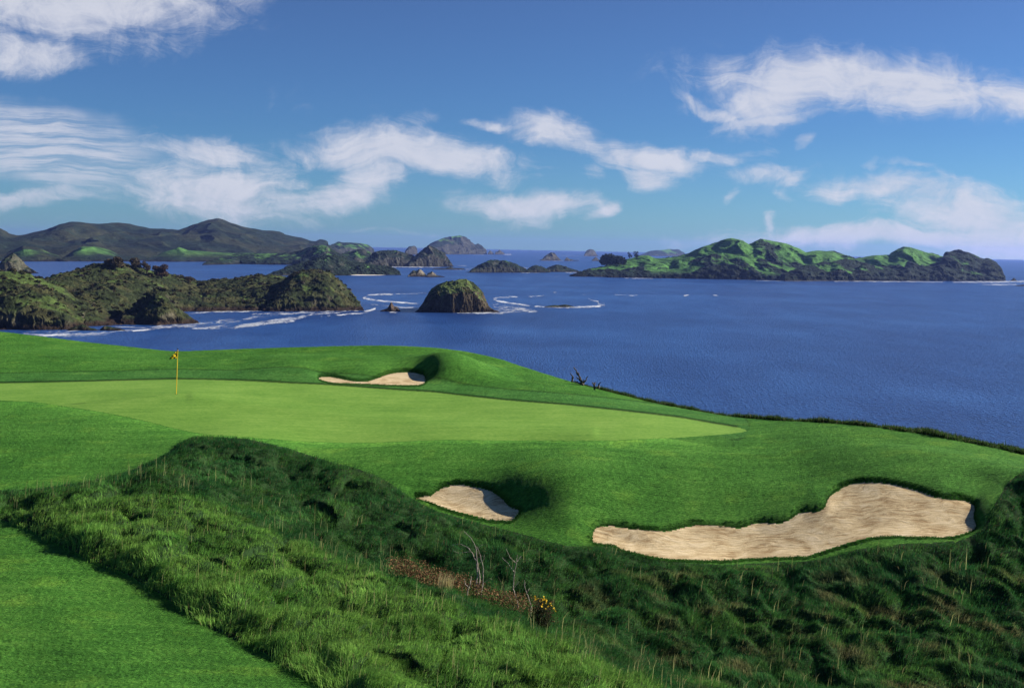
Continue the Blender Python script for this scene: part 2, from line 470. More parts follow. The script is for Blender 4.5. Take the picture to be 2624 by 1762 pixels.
# bunkers: sand hollows with a turf lip
for k, (step, back, right) in {'big': (0.07, 0.26, 0.46), 'small': (0.07, 0.33, 0.12), 'back': (0.07, 0.42, 0.66)}.items():
    s = SD[k]; poly = BK[k]
    cu, cv = poly.mean(0); w = (poly[:, 0].max() - poly[:, 0].min()) / 2; hgt = (poly[:, 1].max() - poly[:, 1].min()) / 2
    side = (pu - cu) / w                                    # the hollow's wall stands tallest behind and on the sunward side
    backw = (cv - pv) / hgt
    lift = back * sstep(-0.6, 1.1, backw) + right * sstep(0.25, 1.15, side) * sstep(-1.0, 0.3, backw)
    s = np.where(np.abs(s) < 0.085, np.where(SN[k] == 0, 0.0, s), s)
    o = np.maximum(-s, 0)
    rise = step * sstep(0, 0.10, o) * sstep(1.6, 0.2, o) * (0.35 + 0.65 * sstep(-0.5, 0.3, backw)) + lift * (1 - np.exp(-o / 0.80)) * sstep(5.2, 0.6, o) * (sstep(-1.5, -5.0, dcr) if k == 'back' else sstep(-0.8, -4.0, dcr))
    ZG += np.where(s > -8.9, rise, 0)
    ZG -= np.where(s > 0, 0.05 * sstep(0, 0.4, s), 0)
# tall-grass ground: hummocks
rw = sstep(-0.05, 0.5, rd)
slope_r = sstep(-2, 6, XX) * sstep(24, 27, YY)            # hummocky gully side
hum = fbm(XX * 0.9 + 0.3 * YY, YY * 0.75, 3, 11)
wl, _ = worley(XX * 1.15 + 0.75 * YY + 0.7 * perlin(XX * .8, YY * .8, 4), YY * 0.95 - 0.25 * XX + 0.6 * perlin(XX * .7, YY * .7, 8), 5)
w2, id2 = worley(XX * 0.95 - 0.35 * YY + 0.5 * perlin(XX * .9, YY * .9, 24), YY * 0.85 + 0.3 * XX + 0.5 * perlin(XX * .8, YY * .8, 28), 25)
tus = np.sqrt(np.clip(1 - (w2 * 1.25) ** 2, 0, 1)) * (0.4 + id2)
ZG += rw * (0.12 * hum + 0.16 * fbm(XX * 0.42 - 0.2 * YY, YY * 0.5, 2, 13) + (1 - slope_r) * 0.25 * tus + 0.05 * fbm(XX * 3, YY * 3, 2, 21) + slope_r * (0.12 - 0.40 * np.clip(wl, 0, 1)))
# raised edge of the tall grass bank over the fairway
ZG += (0.13 + 0.16 * perlin(XX * 0.8, YY * 0.8, 14)) * rw * sstep(-1.5, -3.5, XX) * sstep(34.5, 31, YY) * sstep(2.0, 0.5, rd)
# lawn micro relief
lawnw = (1 - rw) * (gd < 0.02) * (d < 1) * np.minimum.reduce([(SD[k] < -0.03).astype(float) for k in SD])
grain = rng.normal(0, 1, ZG.shape)
tex_l = fbm(XX * 6.5, YY * 4.5, 3, 31)
calm = np.ones(ZG.shape)
for k in SD: calm *= np.where(SD[k] > -8.9, 1 - 0.75 * np.exp(-np.maximum(-SD[k], 0) / 1.6), 1)
lawnw = lawnw * calm
ZG += lawnw * (0.012 * fbm(XX * 1.3, YY * 1.3, 3, 32) + (0.0040 * grain + 0.009 * tex_l) * sstep(-0.05, -2.6, gd) + 0.002 * grain)
RIDGE = np.array([(440,905),(560,922),(700,938),(850,955),(1000,968),(1150,978),(1350,985)]) * S
rdist = dist_poly(pu, pv, RIDGE, False) * YY / F * 5.5
ZG += np.where(gm, 0.035 * np.exp(-(rdist / 1.3) ** 2), 0)
PG = np.stack([XX, YY, ZG], -1).reshape(-1, 3)

# colour multiplier per vertex: turf of the collar, fringe lines, dry patches
colm = np.ones((NY, NA, 3))
FAR = np.array([(-500,880),(0,872),(200,868),(400,863),(540,866),(750,877),(900,888),(1000,894),(1150,910),(1300,922),(1450,938),(1550,950),(1620,962),(1680,972)]) * S
fdist = dist_poly(pu, pv, FAR, False) * YY / F
collar = (gd < 0) & (fdist < 0.52)
colm[collar] *= (0.95, 0.97, 1.25)
line = np.exp(-((fdist - 0.02) / 0.035) ** 2) * (gd < 0.05)
near_ = (gd < 0) & (fdist > 0.9)
colm *= 1 + (near_ * 0.75 * np.exp(np.minimum(gd, 0) / 0.35))[..., None] * np.array([1.25, 1.0, 1.0])
colm *= (1 - 0.72 * np.clip(line, 0, 1))[..., None]
line2 = np.exp(-((fdist - 0.52) / 0.03) ** 2) * (gd < -0.2)
colm *= (1 - 0.5 * np.clip(line2, 0, 1))[..., None]
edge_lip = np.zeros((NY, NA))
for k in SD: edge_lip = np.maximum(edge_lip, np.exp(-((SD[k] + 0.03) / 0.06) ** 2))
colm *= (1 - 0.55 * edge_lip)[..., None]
dry = sstep(0.12, 0.45, fbm(XX * 0.55, YY * 0.9, 4, 77))
colm *= 1 + 0.30 * (dry * ~gm)[..., None] * np.array([1.3, 0.5, 0.3])
colm *= 1 + ((~gm) * (0.14 * np.clip(grain, -2, 2) + 0.24 * tex_l))[..., None] * np.array([1.1, 1.0, .9])
# mowing passes on the lower fairway
st = np.sin((XX * 0.80 + YY * 0.60) * 2 * math.pi / 3.4 + 1.2 * perlin(XX * .2, YY * .2, 9))
fair = (~rm) & (YY < 37) & (XX < -1)
colm *= 1 + (fair * 0.10 * st)[..., None]
# soil under tall grass
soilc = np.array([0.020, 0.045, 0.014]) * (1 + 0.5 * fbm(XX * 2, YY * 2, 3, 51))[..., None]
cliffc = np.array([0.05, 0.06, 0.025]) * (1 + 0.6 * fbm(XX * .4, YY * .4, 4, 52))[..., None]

def cell(a):   # vertex mask -> cell value by lower-left vertex majority
    return (a[:-1, :-1].astype(int) + a[1:, :-1] + a[:-1, 1:] + a[1:, 1:]) >= 2
def cellf(f): return (f[:-1, :-1] + f[1:, :-1] + f[:-1, 1:] + f[1:, 1:]) > 0
cg = cellf(np.where(gm | (gsn == 0), gsn, -1.0)) & cell(front)
cb = {k: cellf(SN[k]) & ~cg for k in SD}
anyb = cb['big'] | cb['small'] | cb['back']
cr = cellf(rsn) & (YY[:-1, :-1] < 46) & ~cg & ~anyb
cl = cell(dcr > 1.2) & ~cg & ~anyb & ~cr
rest = ~(cg | anyb | cr | cl)
colv = colm.reshape(-1, 3)
FQ = grid_faces(NY, NA)
def piece(name, mask, mat, col): return sub_mesh(name, PG, FQ[mask.ravel()], mat, col)
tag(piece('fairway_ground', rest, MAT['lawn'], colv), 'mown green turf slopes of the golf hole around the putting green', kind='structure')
tag(piece('putting_green', cg, MAT['green'], colv), 'pale smooth closely mown putting green', kind='structure')
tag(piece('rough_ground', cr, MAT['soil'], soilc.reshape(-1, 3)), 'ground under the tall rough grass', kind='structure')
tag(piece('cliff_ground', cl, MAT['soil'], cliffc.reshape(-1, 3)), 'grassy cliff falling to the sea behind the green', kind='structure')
tag(piece('sand_bunker', cb['big'], MAT['sand'], None), 'largest sand bunker, long raked sand with scalloped upper edge, above the dark gully side', 'bunker', 'sand bunkers round the green')
tag(piece('sand_bunker', cb['small'], MAT['sand'], None), 'small rounded sand bunker in the slope just in front of the green', 'bunker', 'sand bunkers round the green')
tag(piece('sand_bunker', cb['back'], MAT['sand'], None), 'narrow half shadowed sand bunker in the mound behind the green', 'bunker', 'sand bunkers round the green')

lnY = Y_
def ground_z(x, y):
    a = np.asarray(x) / np.asarray(y)
    fi = np.clip((a - A_[0]) / (A_[1] - A_[0]), 0, NA - 1.001); i = fi.astype(int); fx = fi - i
    j = np.clip(np.searchsorted(Y_, y) - 1, 0, NY - 2); fy = (y - Y_[j]) / (Y_[j + 1] - Y_[j])
    return (ZG[j, i] * (1 - fx) + ZG[j, i + 1] * fx) * (1 - fy) + (ZG[j + 1, i] * (1 - fx) + ZG[j + 1, i + 1] * fx) * fy

# ------------------------------------------------------------------ grass blades
def blades(name, bx, by, bz, h, wdt, dirx, diry, bend, col, mat):
    """one curved blade (quad + triangle) per entry"""
    n = len(bx)
    ang = np.arctan2(diry, dirx) + math.pi / 2 + rng.normal(0, 0.7, n)
    sx, sy = np.cos(ang) * wdt / 2, np.sin(ang) * wdt / 2
    V = np.empty((n, 5, 3), np.float32)
    mx = bx + dirx * h * bend * 0.30; my = by + diry * h * bend * 0.30; mz = bz + h * 0.55 * np.sqrt(np.clip(1 - (bend * .5) ** 2, .2, 1))
    tx = bx + dirx * h * bend; ty = by + diry * h * bend; tz = bz + h * np.clip(1.02 - bend * 0.62, 0.1, 1.1)
    V[:, 0] = np.stack([bx - sx, by - sy, bz - 0.02], -1); V[:, 1] = np.stack([bx + sx, by + sy, bz - 0.02], -1)
    V[:, 2] = np.stack([mx + sx * .8, my + sy * .8, mz], -1); V[:, 3] = np.stack([mx - sx * .8, my - sy * .8, mz], -1)
    V[:, 4] = np.stack([tx, ty, tz], -1)
    b = np.arange(n)[:, None] * 5
    idx = np.concatenate([b + np.array([0, 1, 2, 3]), b + np.array([3, 2, 4])], 1).ravel()
    cnt = np.tile([4, 3], n)
    c = np.repeat(col[:, None, :], 5, 1).reshape(-1, 3)
    return mesh_np(name, V.reshape(-1, 3), idx, cnt, mat, None, c)

def sample_field(field, x, y):
    a = x / y
    i = np.clip(((a - A_[0]) / (A_[1] - A_[0]) + .5).astype(int), 0, NA - 1); j = np.clip(np.searchsorted(Y_, y), 0, NY - 1)
    return field[j, i]

def rough_grass():
    NT = 84000
    a = rng.uniform(-0.56, 0.62, NT); y = np.exp(rng.uniform(math.log(17.5), math.log(46), NT)); x = a * y
    keep = sample_field(rd, x, y) > 0.03
    x = x[keep]; y = y[keep]; nt_ = len(x)
    K = 13
    rad = rng.uniform(0.02, 0.16, (nt_, K)); an = rng.uniform(0, 2 * math.pi, (nt_, K))
    bx = x[:, None] + rad * np.cos(an); by = y[:, None] + rad * np.sin(an)
    hm = fbm(x * 0.8, y * 0.8, 3, 61)
    tuft_h = np.clip(0.185 + 0.14 * hm + rng.normal(0, 0.045, nt_), 0.09, 0.52)
    edge = sample_field(rd, x, y)
    tuft_h *= np.where(x < -1, 0.85 + 0.5 * sstep(1.0, 0.2, edge) * sstep(33.5, 31, y), 0.55 + 0.45 * sstep(0, 0.5, edge))
    h = tuft_h[:, None] * rng.uniform(0.6, 1.25, (nt_, K))
    wind = 0.9 + 1.6 * fbm(x * 0.35, y * 0.35, 3, 71)             # combed by the wind
    gx = np.cos(wind * 1.5 - 0.6); gy = np.sin(wind * 1.5 - 0.9)
    dx = 0.55 * np.cos(an) + gx[:, None] * 1.0; dy = 0.55 * np.sin(an) + gy[:, None] * 1.0 - 0.35
    L = np.hypot(dx, dy) + 1e-6; dx /= L; dy /= L
    bend = np.clip(rng.normal(0.74, 0.22, (nt_, K)), 0.1, 1.1)
    # colours: fresh green, yellow green, straw
    t = fbm(x * 0.45 + 5, y * 0.45, 4, 81) + rng.normal(0, 0.16, nt_)
    bank = sstep(0.2, -0.1, a[keep] - (0.335 - 0.0)) * sstep(36.5, 33, y) * sstep(0.5, -0.5, y - (36.6 - 0.86 * (x + 12.5)))   # near bank: brighter, yellower tint paints its sunlit strip into the blades
    fresh = np.array([0.115, 0.310, 0.052]); yel = np.array([0.270, 0.475, 0.090]); deep = np.array([0.032, 0.130, 0.034]); straw = np.array([0.30, 0.245, 0.115])
    wy = np.clip(0.08 + 0.8 * t + 0.48 * bank, 0, 1)[:, None]
    c = fresh * (1 - wy) + yel * wy
    wd = np.clip((1 - bank) * (0.88 - 0.8 * t), 0, 1)[:, None]  # off the bank, gully shade is put into the blade colour
    c = c * (1 - wd) + deep * wd
    gully = sstep(-1, 5, x) * (1 - bank) * sstep(34.5, 31, y)
    ws = (gully * sstep(0.05, 0.40, fbm(x * 0.8 + 0.5 * y, y * 1.1, 4, 91)) * 0.7)[:, None]
    c = c * (1 - ws) + straw * 0.85 * ws
    cc = np.repeat(c[:, None], K, 1)
    pick = rng.random((nt_, K))
    cc[pick < 0.03] = straw * 0.8
    cc *= rng.uniform(0.65, 1.35, (nt_, K, 1))
    bx = bx.ravel(); by = by.ravel()
    bz = ground_z(bx, by)
    w = 0.0060 * (0.6 + by / 40)
    o = blades('rough_grass', bx, by, bz, h.ravel(), w * rng.uniform(.7, 1.5, len(bx)), dx.ravel(), dy.ravel(), bend.ravel(), cc.reshape(-1, 3), MAT['blade'])
    tag(o, 'tall wind combed rough grass covering the bank and the gully', kind='stuff')
rough_grass()

def seed_stalks():
    n = 9000
    # thickest along the crest of the near bank
    a = rng.uniform(-0.5, 0.45, n); y = np.exp(rng.uniform(math.log(18), math.log(38), n)); x = a * y
    yc = np.interp(a, [-0.31, -0.2, -0.11, -0.03, 0.05, 0.17, 0.25], [36, 31.5, 28.6, 26.5, 25, 22.9, 21.8])
    keep = (sample_field(rd, x, y) > 0.1) & ((np.abs(y - yc + 0.4) < 0.8) | (rng.random(n) < 0.22)) & (fbm(x * .7, y * .7, 3, 15) > -0.05)
    x = x[keep]; y = y[keep]; n = len(x)
    h = rng.uniform(0.35, 0.72, n)
    an = rng.normal(0.3, 0.9, n)
    c = np.array([0.32, 0.32, 0.13]) * rng.uniform(0.6, 1.5, (n, 1)) * (1 + rng.normal(0, .04, (n, 3)))
    o = blades('seeding_grass', x, y, ground_z(x, y), h, rng.uniform(0.007, 0.013, n), np.cos(an), np.sin(an), np.clip(rng.normal(0.28, 0.18, n), 0, .9), c, MAT['blade'])
    tag(o, 'straw coloured seeding stalks standing above the rough grass', kind='stuff')
seed_stalks()

def cliff_grass():
    n = 42000
    a = rng.uniform(0.055, 0.56, n)
    yc = np.interp(a, crA, crY)
    y = yc + rng.normal(0.55, 0.40, n); x = a * y
    clump = fbm(x * 1.1, y * .3, 3, 25)
    wgt = sstep(0.055, 0.11, a)
    keep = (y > yc + 0.05)
    x, y, clump, wgt = x[keep], y[keep], clump[keep], wgt[keep]; n = len(x)
    h = np.clip(0.14 + 0.24 * clump + rng.normal(0, 0.06, n), 0.05, .5) * (0.45 + 0.55 * wgt) + 0.10 * (rng.random(n) < 0.03)
    an = rng.uniform(0, 2 * math.pi, n)
    c = np.array([0.030, 0.060, 0.016]) * rng.uniform(0.5, 1.7, (n, 1))
    c[rng.random(n) < 0.06] = (0.20, 0.19, 0.10)
    o = blades('cliff_edge_grass', x, y, ground_z(x, y), h, rng.uniform(0.012, 0.03, n), np.cos(an), np.sin(an), np.clip(rng.normal(0.45, 0.25, n), 0, 1), c, MAT['blade'])
    tag(o, 'dark fringe of rough grass along the cliff edge', kind='stuff')
cliff_grass()

def lip_grass():
    m = np.zeros((NY, NA), bool)
    for k in SD: m |= (SD[k] < 0.015) & (SD[k] > -0.10)
    jj, ii = np.nonzero(m)
    pick = rng.integers(0, len(jj), 26000)
    j = jj[pick]; i = ii[pick]
    y = Y_[j] + rng.uniform(-.04, .04, len(j)); x = (A_[i] + rng.uniform(-.0008, .0008, len(j))) * y
    n = len(x); an = rng.uniform(0, 2 * math.pi, n)
    c = np.array([0.034, 0.115, 0.018]) * rng.uniform(0.5, 1.5, (n, 1))
    o = blades('bunker_edge_grass', x, y, ground_z(x, y), rng.uniform(0.02, 0.07, n), rng.uniform(0.008, 0.016, n), np.cos(an), np.sin(an), rng.uniform(0.2, 0.9, n), c, MAT['blade'])
    tag(o, 'short turf edge hanging over the rims of the bunkers', kind='stuff')
lip_grass()

def bracken():
    poly = np.array([(880,1290),(960,1296),(1040,1322),(1110,1348),(1180,1370),(1250,1400),(1290,1440),(1200,1440),(1080,1400),(980,1352),(900,1325)]) * S
    n = 60000
    a = rng.uniform(-0.16, 0.10, n); y = rng.uniform(28.6, 33.5, n); x = a * y
    z = ground_z(x, y)
    u, v = proj(np.stack([x, y, z + 0.15], -1))
    u = u + 22 * fbm(x * 2.2, y * 2.2, 3, 35); v = v + 16 * fbm(x * 2.2 + 9, y * 2.2, 3, 36)
    keep = in_poly(u, v, poly) & (sample_field(rd, x, y) > 0) & (fbm(x * 2.6, y * 2.6, 3, 37) + rng.normal(0, .22, n) > -0.12)
    x, y, z = x[keep], y[keep], z[keep]; n = len(x)
    hgt = 0.48 + 0.2 * fbm(x * 1.2, y * 1.2, 3, 33)
    z = z + rng.uniform(0.0, 1, n) ** 0.6 * hgt
    s = rng.uniform(0.014, 0.036, n)
    d1 = rng.normal(0, 1, (n, 3)); d1 /= np.linalg.norm(d1, axis=1)[:, None]
    d2 = np.cross(d1, rng.normal(0, 1, (n, 3))); d2 /= np.linalg.norm(d2, axis=1)[:, None]
    c0 = np.stack([x, y, z], -1)
    V = np.stack([c0 - d1 * s[:, None], c0 + d2 * s[:, None] * .5, c0 + d1 * s[:, None], c0 - d2 * s[:, None] * .5], 1)
    col = np.array([0.135, 0.078, 0.038]) * rng.uniform(0.4, 1.7, (n, 1))
    gm2 = rng.random(n) < 0.16; col[gm2] = np.array([0.07, 0.12, 0.035]) * rng.uniform(.6, 1.4, (gm2.sum(), 1))
    o = mesh_np('dead_bracken', V.reshape(-1, 3), np.arange(n * 4), np.full(n, 4), MAT['leaf'], None, np.repeat(col, 4, 0), False)
    tag(o, 'rust brown patch of dead bracken in the gully below the bank', kind='stuff')
bracken()

# ------------------------------------------------------------------ plants built from traced stems
def stems(name, lines, zoom, y, mat, parent=None, origin=None, r0=0.02, r1=0.006, jitter=0.12, sides=6):
    ox, oy, k = zoom
    ch = []
    for ln in lines:
        p = np.asarray(ln, float)
        t = np.linspace(0, len(p) - 1, (len(p) - 1) * 4 + 1)
        px = np.interp(t, range(len(p)), p[:, 0]); py = np.interp(t, range(len(p)), p[:, 1])
        dz = np.cumsum(rng.normal(0, jitter * 0.25, len(t))); dz -= dz[0]
        pt = unproj(ox + px / k, oy + py / k, y + dz)
        pt[1:-1] += rng.normal(0, r0 * 0.35, pt[1:-1].shape)
        ch.append((pt, np.linspace(r0, r1, len(t))))
    return tubes(name, ch, mat, parent, sides, origin)

Z4 = (1000, 1180, 3.336); Z7 = (1300, 880, 3.336)
def base_of(u, v, y):
    p = unproj(np.array(u), np.array(v), np.array(y)); p[2] = float(ground_z(np.array([p[0]]), np.array([p[1]]))[0]); return p

def plant(name, label, cat, group, zoom, y, base, parts):
    ox, oy, k = zoom
    b = base_of(ox + base[0] / k, oy + base[1] / k, y)
    root = empty(name, b)
    tag(root, label, cat, group)
    for pn, lines, mat, r0, r1 in parts:
        for ln in lines: stems(pn, [ln], zoom, y, mat, root, b, r0, r1)
    g = unproj(np.array(ox + base[0] / k), np.array(oy + base[1] / k), np.array(y))
    if g[2] > b[2] + 0.02:
        tubes('root_stem', [(np.array([g - b, [0, 0, -0.05]]), [parts[0][3]] * 2)], parts[0][2], root)
    return root

plant('dead_shrub', 'tallest leafless grey shrub with several bare stems rising from the bracken', 'shrub', 'dead shrubs in the gully', Z4, 29.6, (740, 1150),
      [('stem', [[(730,1160),(745,980),(740,850),(735,740),(690,660),(627,600)]], MAT['wood'], .022, .006),
       ('stem', [[(770,1200),(790,1050),(795,930),(770,810),(740,730)]], MAT['wood'], .020, .006),
       ('stem', [[(752,1160),(765,1000),(745,870),(700,790),(665,740),(600,712),(530,720)]], MAT['wood'], .020, .005),
       ('twig', [[(688,775),(650,780),(590,788),(535,768)],[(735,760),(780,720),(800,712)],[(790,1050),(850,1005),(870,1010)],[(770,870),(800,840),(803,800)],[(745,830),(790,812)]], MAT['wood'], .008, .003)])
plant('dead_shrub', 'short pale forked stump at the left of the tallest bare shrub', 'shrub', 'dead shrubs in the gully', Z4, 28.6, (652, 1160),
      [('stem', [[(650,1160),(670,1085),(640,1050),(633,1010)],[(670,1085),(685,1050),(690,985)]], MAT['wood'], .020, .008)])
plant('dead_shrub', 'bare crooked shrub with two side branches, right of the tallest bare shrub', 'shrub', 'dead shrubs in the gully', Z4, 29.8, (1098, 1290),
      [('stem', [[(1100,1290),(1075,1180),(1050,1090),(1060,960),(1080,870),(1085,800)]], MAT['wood'], .022, .006),
       ('twig', [[(1060,950),(1010,880),(955,825)],[(1080,880),(1020,820),(990,750)],[(1085,860),(1120,810)],[(1055,1090),(1100,1030)]], MAT['wood'], .011, .004)])
plant('dead_shrub', 'single bare leaning stem just left of the yellow flowering gorse', 'shrub', 'dead shrubs in the gully', Z4, 28.9, (1200, 1300),
      [('stem', [[(1200,1310),(1205,1250),(1175,1150),(1150,1080),(1145,1020)]], MAT['wood'], .018, .006),
       ('twig', [[(1175,1330),(1205,1250)],[(1165,1130),(1190,1090)]], MAT['wood'], .008, .003)])
plant('dead_shrub', 'thin dark bare twig arching between the two tallest bare shrubs', 'shrub', 'dead shrubs in the gully', Z4, 29.3, (1060, 1250),
      [('stem', [[(1065,1260),(1030,1180),(980,1120),(950,1040),(920,985)]], MAT['bark'], .012, .004),
       ('twig', [[(955,1240),(965,1120),(970,1060)]], MAT['bark'], .008, .003)])
CT = 57.6
plant('dead_tree', 'tallest bare dead tree with forked branches on the cliff edge', 'tree', 'dead trees on the cliff edge', Z7, CT, (645, 358),
      [('trunk', [[(645,368),(640,345),(625,310),(605,260),(585,225),(565,205)]], MAT['deadwood'], .07, .022),
       ('branch', [[(640,342),(610,300),(590,285)],[(635,345),(600,332),(578,318)],[(642,350),(652,325),(657,305)],[(645,350),(670,320),(690,280)],[(605,262),(596,262),(588,255)]], MAT['deadwood'], .055, .018)])
plant('dead_tree', 'thin bare dead snag at the left of the tallest cliff edge tree', 'tree', 'dead trees on the cliff edge', Z7, CT + 0.8, (560, 332),
      [('trunk', [[(560,345),(556,290),(550,270),(538,255)],[(556,295),(561,283)]], MAT['deadwood'], .055, .02)])
plant('dead_tree', 'lowest bare dead snag with short forks, at the right of the cliff edge trees', 'tree', 'dead trees on the cliff edge', Z7, CT - 1.3, (745, 374),
      [('trunk', [[(745,385),(742,352),(735,342),(725,335)],[(743,352),(748,340),(748,328)],[(780,382),(785,345),(797,330)]], MAT['deadwood'], .05, .018)])

def dry_tuft(label, u, v, y, n, hgt, spread, c0):
    b = base_of(u, v, y)
    an = rng.uniform(0, 2 * math.pi, n); r = np.abs(rng.normal(0, spread, n))
    x = b[0] + r * np.cos(an); yy = b[1] + r * np.sin(an)
    c = np.array(c0) * rng.uniform(0.6, 1.4, (n, 1))
    o = blades('dry_grass_tuft', x, yy, ground_z(x, yy), hgt * rng.uniform(.6, 1.1, n), rng.uniform(0.008, 0.014, n), np.cos(an) * .5 + .6, np.sin(an) * .5, rng.uniform(.1, .55, n), c, MAT['blade'])
    tag(o, label, 'grass tuft', 'tufts of dry grass')
dry_tuft('tall straw yellow grass tuft standing in front of the brown bracken', 1000 + 465 / 3.336, 1180 + 1125 / 3.336, 28.0, 150, 0.62, 0.10, (0.40, 0.34, 0.17))

def gorse():
    b = base_of(1000 + 1300 / 3.336, 1180 + 1360 / 3.336, 27.4)
    root = empty('gorse_bush', b); tag(root, 'dark gorse bush with yellow flowers on the bank crest', 'bush')
    g = unproj(np.array(1000 + 1305 / 3.336), np.array(1180 + 1270 / 3.336), np.array(27.4))
    topz = g[2] - b[2] + 0.28
    n = 2600
    p = rng.normal(0, 1, (n, 3)); p /= np.linalg.norm(p, axis=1)[:, None]
    p *= rng.uniform(0.35, 1.0, n)[:, None] * (1 + 0.35 * perlin(p[:, 0] * 2 + 3, p[:, 2] * 2 + p[:, 1], 5))[:, None]
    c0 = p * np.array([0.30, 0.28, topz * 0.55]) + np.array([0, 0, topz * 0.5])
    s = rng.uniform(0.012, 0.035, n)[:, None]
    d1 = rng.normal(0, 1, (n, 3)) + np.array([0, 0, 1.0]); d1 /= np.linalg.norm(d1, axis=1)[:, None]
    d2 = np.cross(d1, rng.normal(0, 1, (n, 3))); d2 /= np.linalg.norm(d2, axis=1)[:, None]
    V = np.stack([c0 - d1 * s, c0 + d2 * s * .35, c0 + d1 * s, c0 - d2 * s * .35], 1)
    col = np.array([0.030, 0.036, 0.016]) * rng.uniform(0.5, 1.8, (n, 1))
    mesh_np('foliage', V.reshape(-1, 3), np.arange(n * 4), np.full(n, 4), MAT['leaf'], root, np.repeat(col, 4, 0), False)
    ch = []
    for k in range(9):
        e = np.array([rng.uniform(-.25, .25), rng.uniform(-.2, .2), topz * rng.uniform(.6, 1.0)])
        ch.append((np.array([[0, 0, -0.05], e * .5 + rng.normal(0, .02, 3), e]), [.012, .009, .004]))
    tubes('stem', ch, MAT['bark'], root)
    spots = [(1235,1160),(1320,1185),(1330,1190),(1310,1180),(1280,1205),(1365,1220),(1400,1265),(1290,1245),(1330,1265),(1260,1180),(1385,1240),(1350,1240),(1300,1225),(1240,1180),(1410,1280)]
    for i, (zx, zy) in enumerate(spots):
        big = 2.0 if i in (0, 1, 2, 3) else 1.0
        q = unproj(np.array(1000 + zx / 3.336), np.array(1180 + zy / 3.336), np.array(27.4 - 0.25)) - b
        Vf = []; Ff = []
        for k in range(int(7 * big)):
            if not Vf: Vf.append(q)
            cc = q + rng.normal(0, 0.013 * big, 3); dd = rng.normal(0, 1, (3, 3)) * 0.014
            o_ = len(Vf); Vf += [cc + dd[0], cc + dd[1], cc + dd[2]]; Ff += [[0, o_, o_ + 1, o_ + 2]]
        Ff = np.array(Ff)
        mesh_np('flower_cluster', np.array(Vf), Ff.ravel(), np.full(len(Ff), 4), MAT['petal'], root, None, False)
gorse()

# ------------------------------------------------------------------ flag
def flag_mat():
    m, nt, b = new_mat('chequered_cloth')
    uv = N(nt, 'ShaderNodeTexCoord').outputs['UV']
    ck = N(nt, 'ShaderNodeTexChecker'); ck.inputs['Scale'].default_value = 1.0
    ck.inputs['Color1'].default_value = (0.85, 0.58, 0.02, 1); ck.inputs['Color2'].default_value = (0.012, 0.011, 0.012, 1)
    nt.links.new(mapping(nt, uv, (4, 4, 1), (0, 0, 0), (0.001, 0.001, 0.5)), ck.inputs['Vector'])
    nt.links.new(ck.outputs['Color'], b.inputs['Base Color'])
    tr = N(nt, 'ShaderNodeBsdfTranslucent'); nt.links.new(ck.outputs['Color'], tr.inputs['Color'])
    mx = N(nt, 'ShaderNodeMixShader'); mx.inputs[0].default_value = .45
    nt.links.new(b.outputs[0], mx.inputs[1]); nt.links.new(tr.outputs[0], mx.inputs[2]); nt.links.new(mx.outputs[0], nt.nodes['Material Output'].inputs['Surface'])
    return m
def golf_flag():
    b = base_of(451.5, 1009, 51.3)
    root = empty('golf_flag', b); tag(root, 'yellow and black chequered flag on a thin yellow pole on the green', 'flag')
    top = unproj(np.array(455.7), np.array(893.0), np.array(51.3)) - b
    tubes('pole', [(np.array([[0, 0, -0.1], top * .5, top * .985]), [.016, .016, .013])], MAT['yellow'], root, 8)
    tubes('pole_cap', [(np.array([top * .98, top * 1.0, top * 1.005, top * 1.006]), [.022, .024, .018, .001])], MAT['black'], root, 8)
    nu, nv = 13, 13
    V = []; UV = []
    for j in range(nv):
        for i in range(nu):
            s = i / (nu - 1); t = j / (nv - 1)                 # s along the fly, t down the hoist
            fall = s * 0.30 * (1 - 0.15 * t)
            x = -0.33 * s * (0.42 + 0.58 * min(1.0, t * 1.2 + 0.05))
            yy = 0.75 * x + 0.035 * math.sin(s * 6.5 + t * 1.5) * (0.3 + s)
            z = top[2] * .97 - t * 0.38 - fall * 0.5 * (0.3 + .7 * (1 - t) * 1.3)
            V.append((top[0] * .93 + x, top[1] * .93 + yy, z)); UV.append((s, t))
    q = grid_faces(nv, nu)
    mesh_np('flag_cloth', np.array(V), q.ravel(), np.full(len(q), 4), flag_mat(), root, None, True, np.array(UV))
    # cup lip
    th = np.linspace(0, 2 * math.pi, 25)[:-1]
    ch = np.array([[0.054 * math.cos(t), 0.054 * math.sin(t), 0.004] for t in list(th) + [th[0]]])
    tubes('hole_rim', [(ch, [0.004] * len(ch))], MAT['black'], root, 5)
golf_flag()

# ------------------------------------------------------------------ sea
def sea():
    R = 25000.0; n = 128
    rr = [0.0, 200, 800, 2500, 7000, 14000, R]
    V = [(0, 0, 0)]; Fc = []
    for r in rr[1:]:
        for k in range(n): V.append((r * math.cos(2 * math.pi * k / n), r * math.sin(2 * math.pi * k / n), 0))
    idx = []; cnt = []
    for k in range(n): idx += [0, 1 + k, 1 + (k + 1) % n]; cnt.append(3)
    for i in range(len(rr) - 2):
        for k in range(n):
            a = 1 + i * n; k2 = (k + 1) % n
            idx += [a + k, a + n + k, a + n + k2, a + k2]; cnt.append(4)
    tag(mesh_np('sea', np.array(V), idx, cnt, MAT['sea']), kind='structure')
sea()

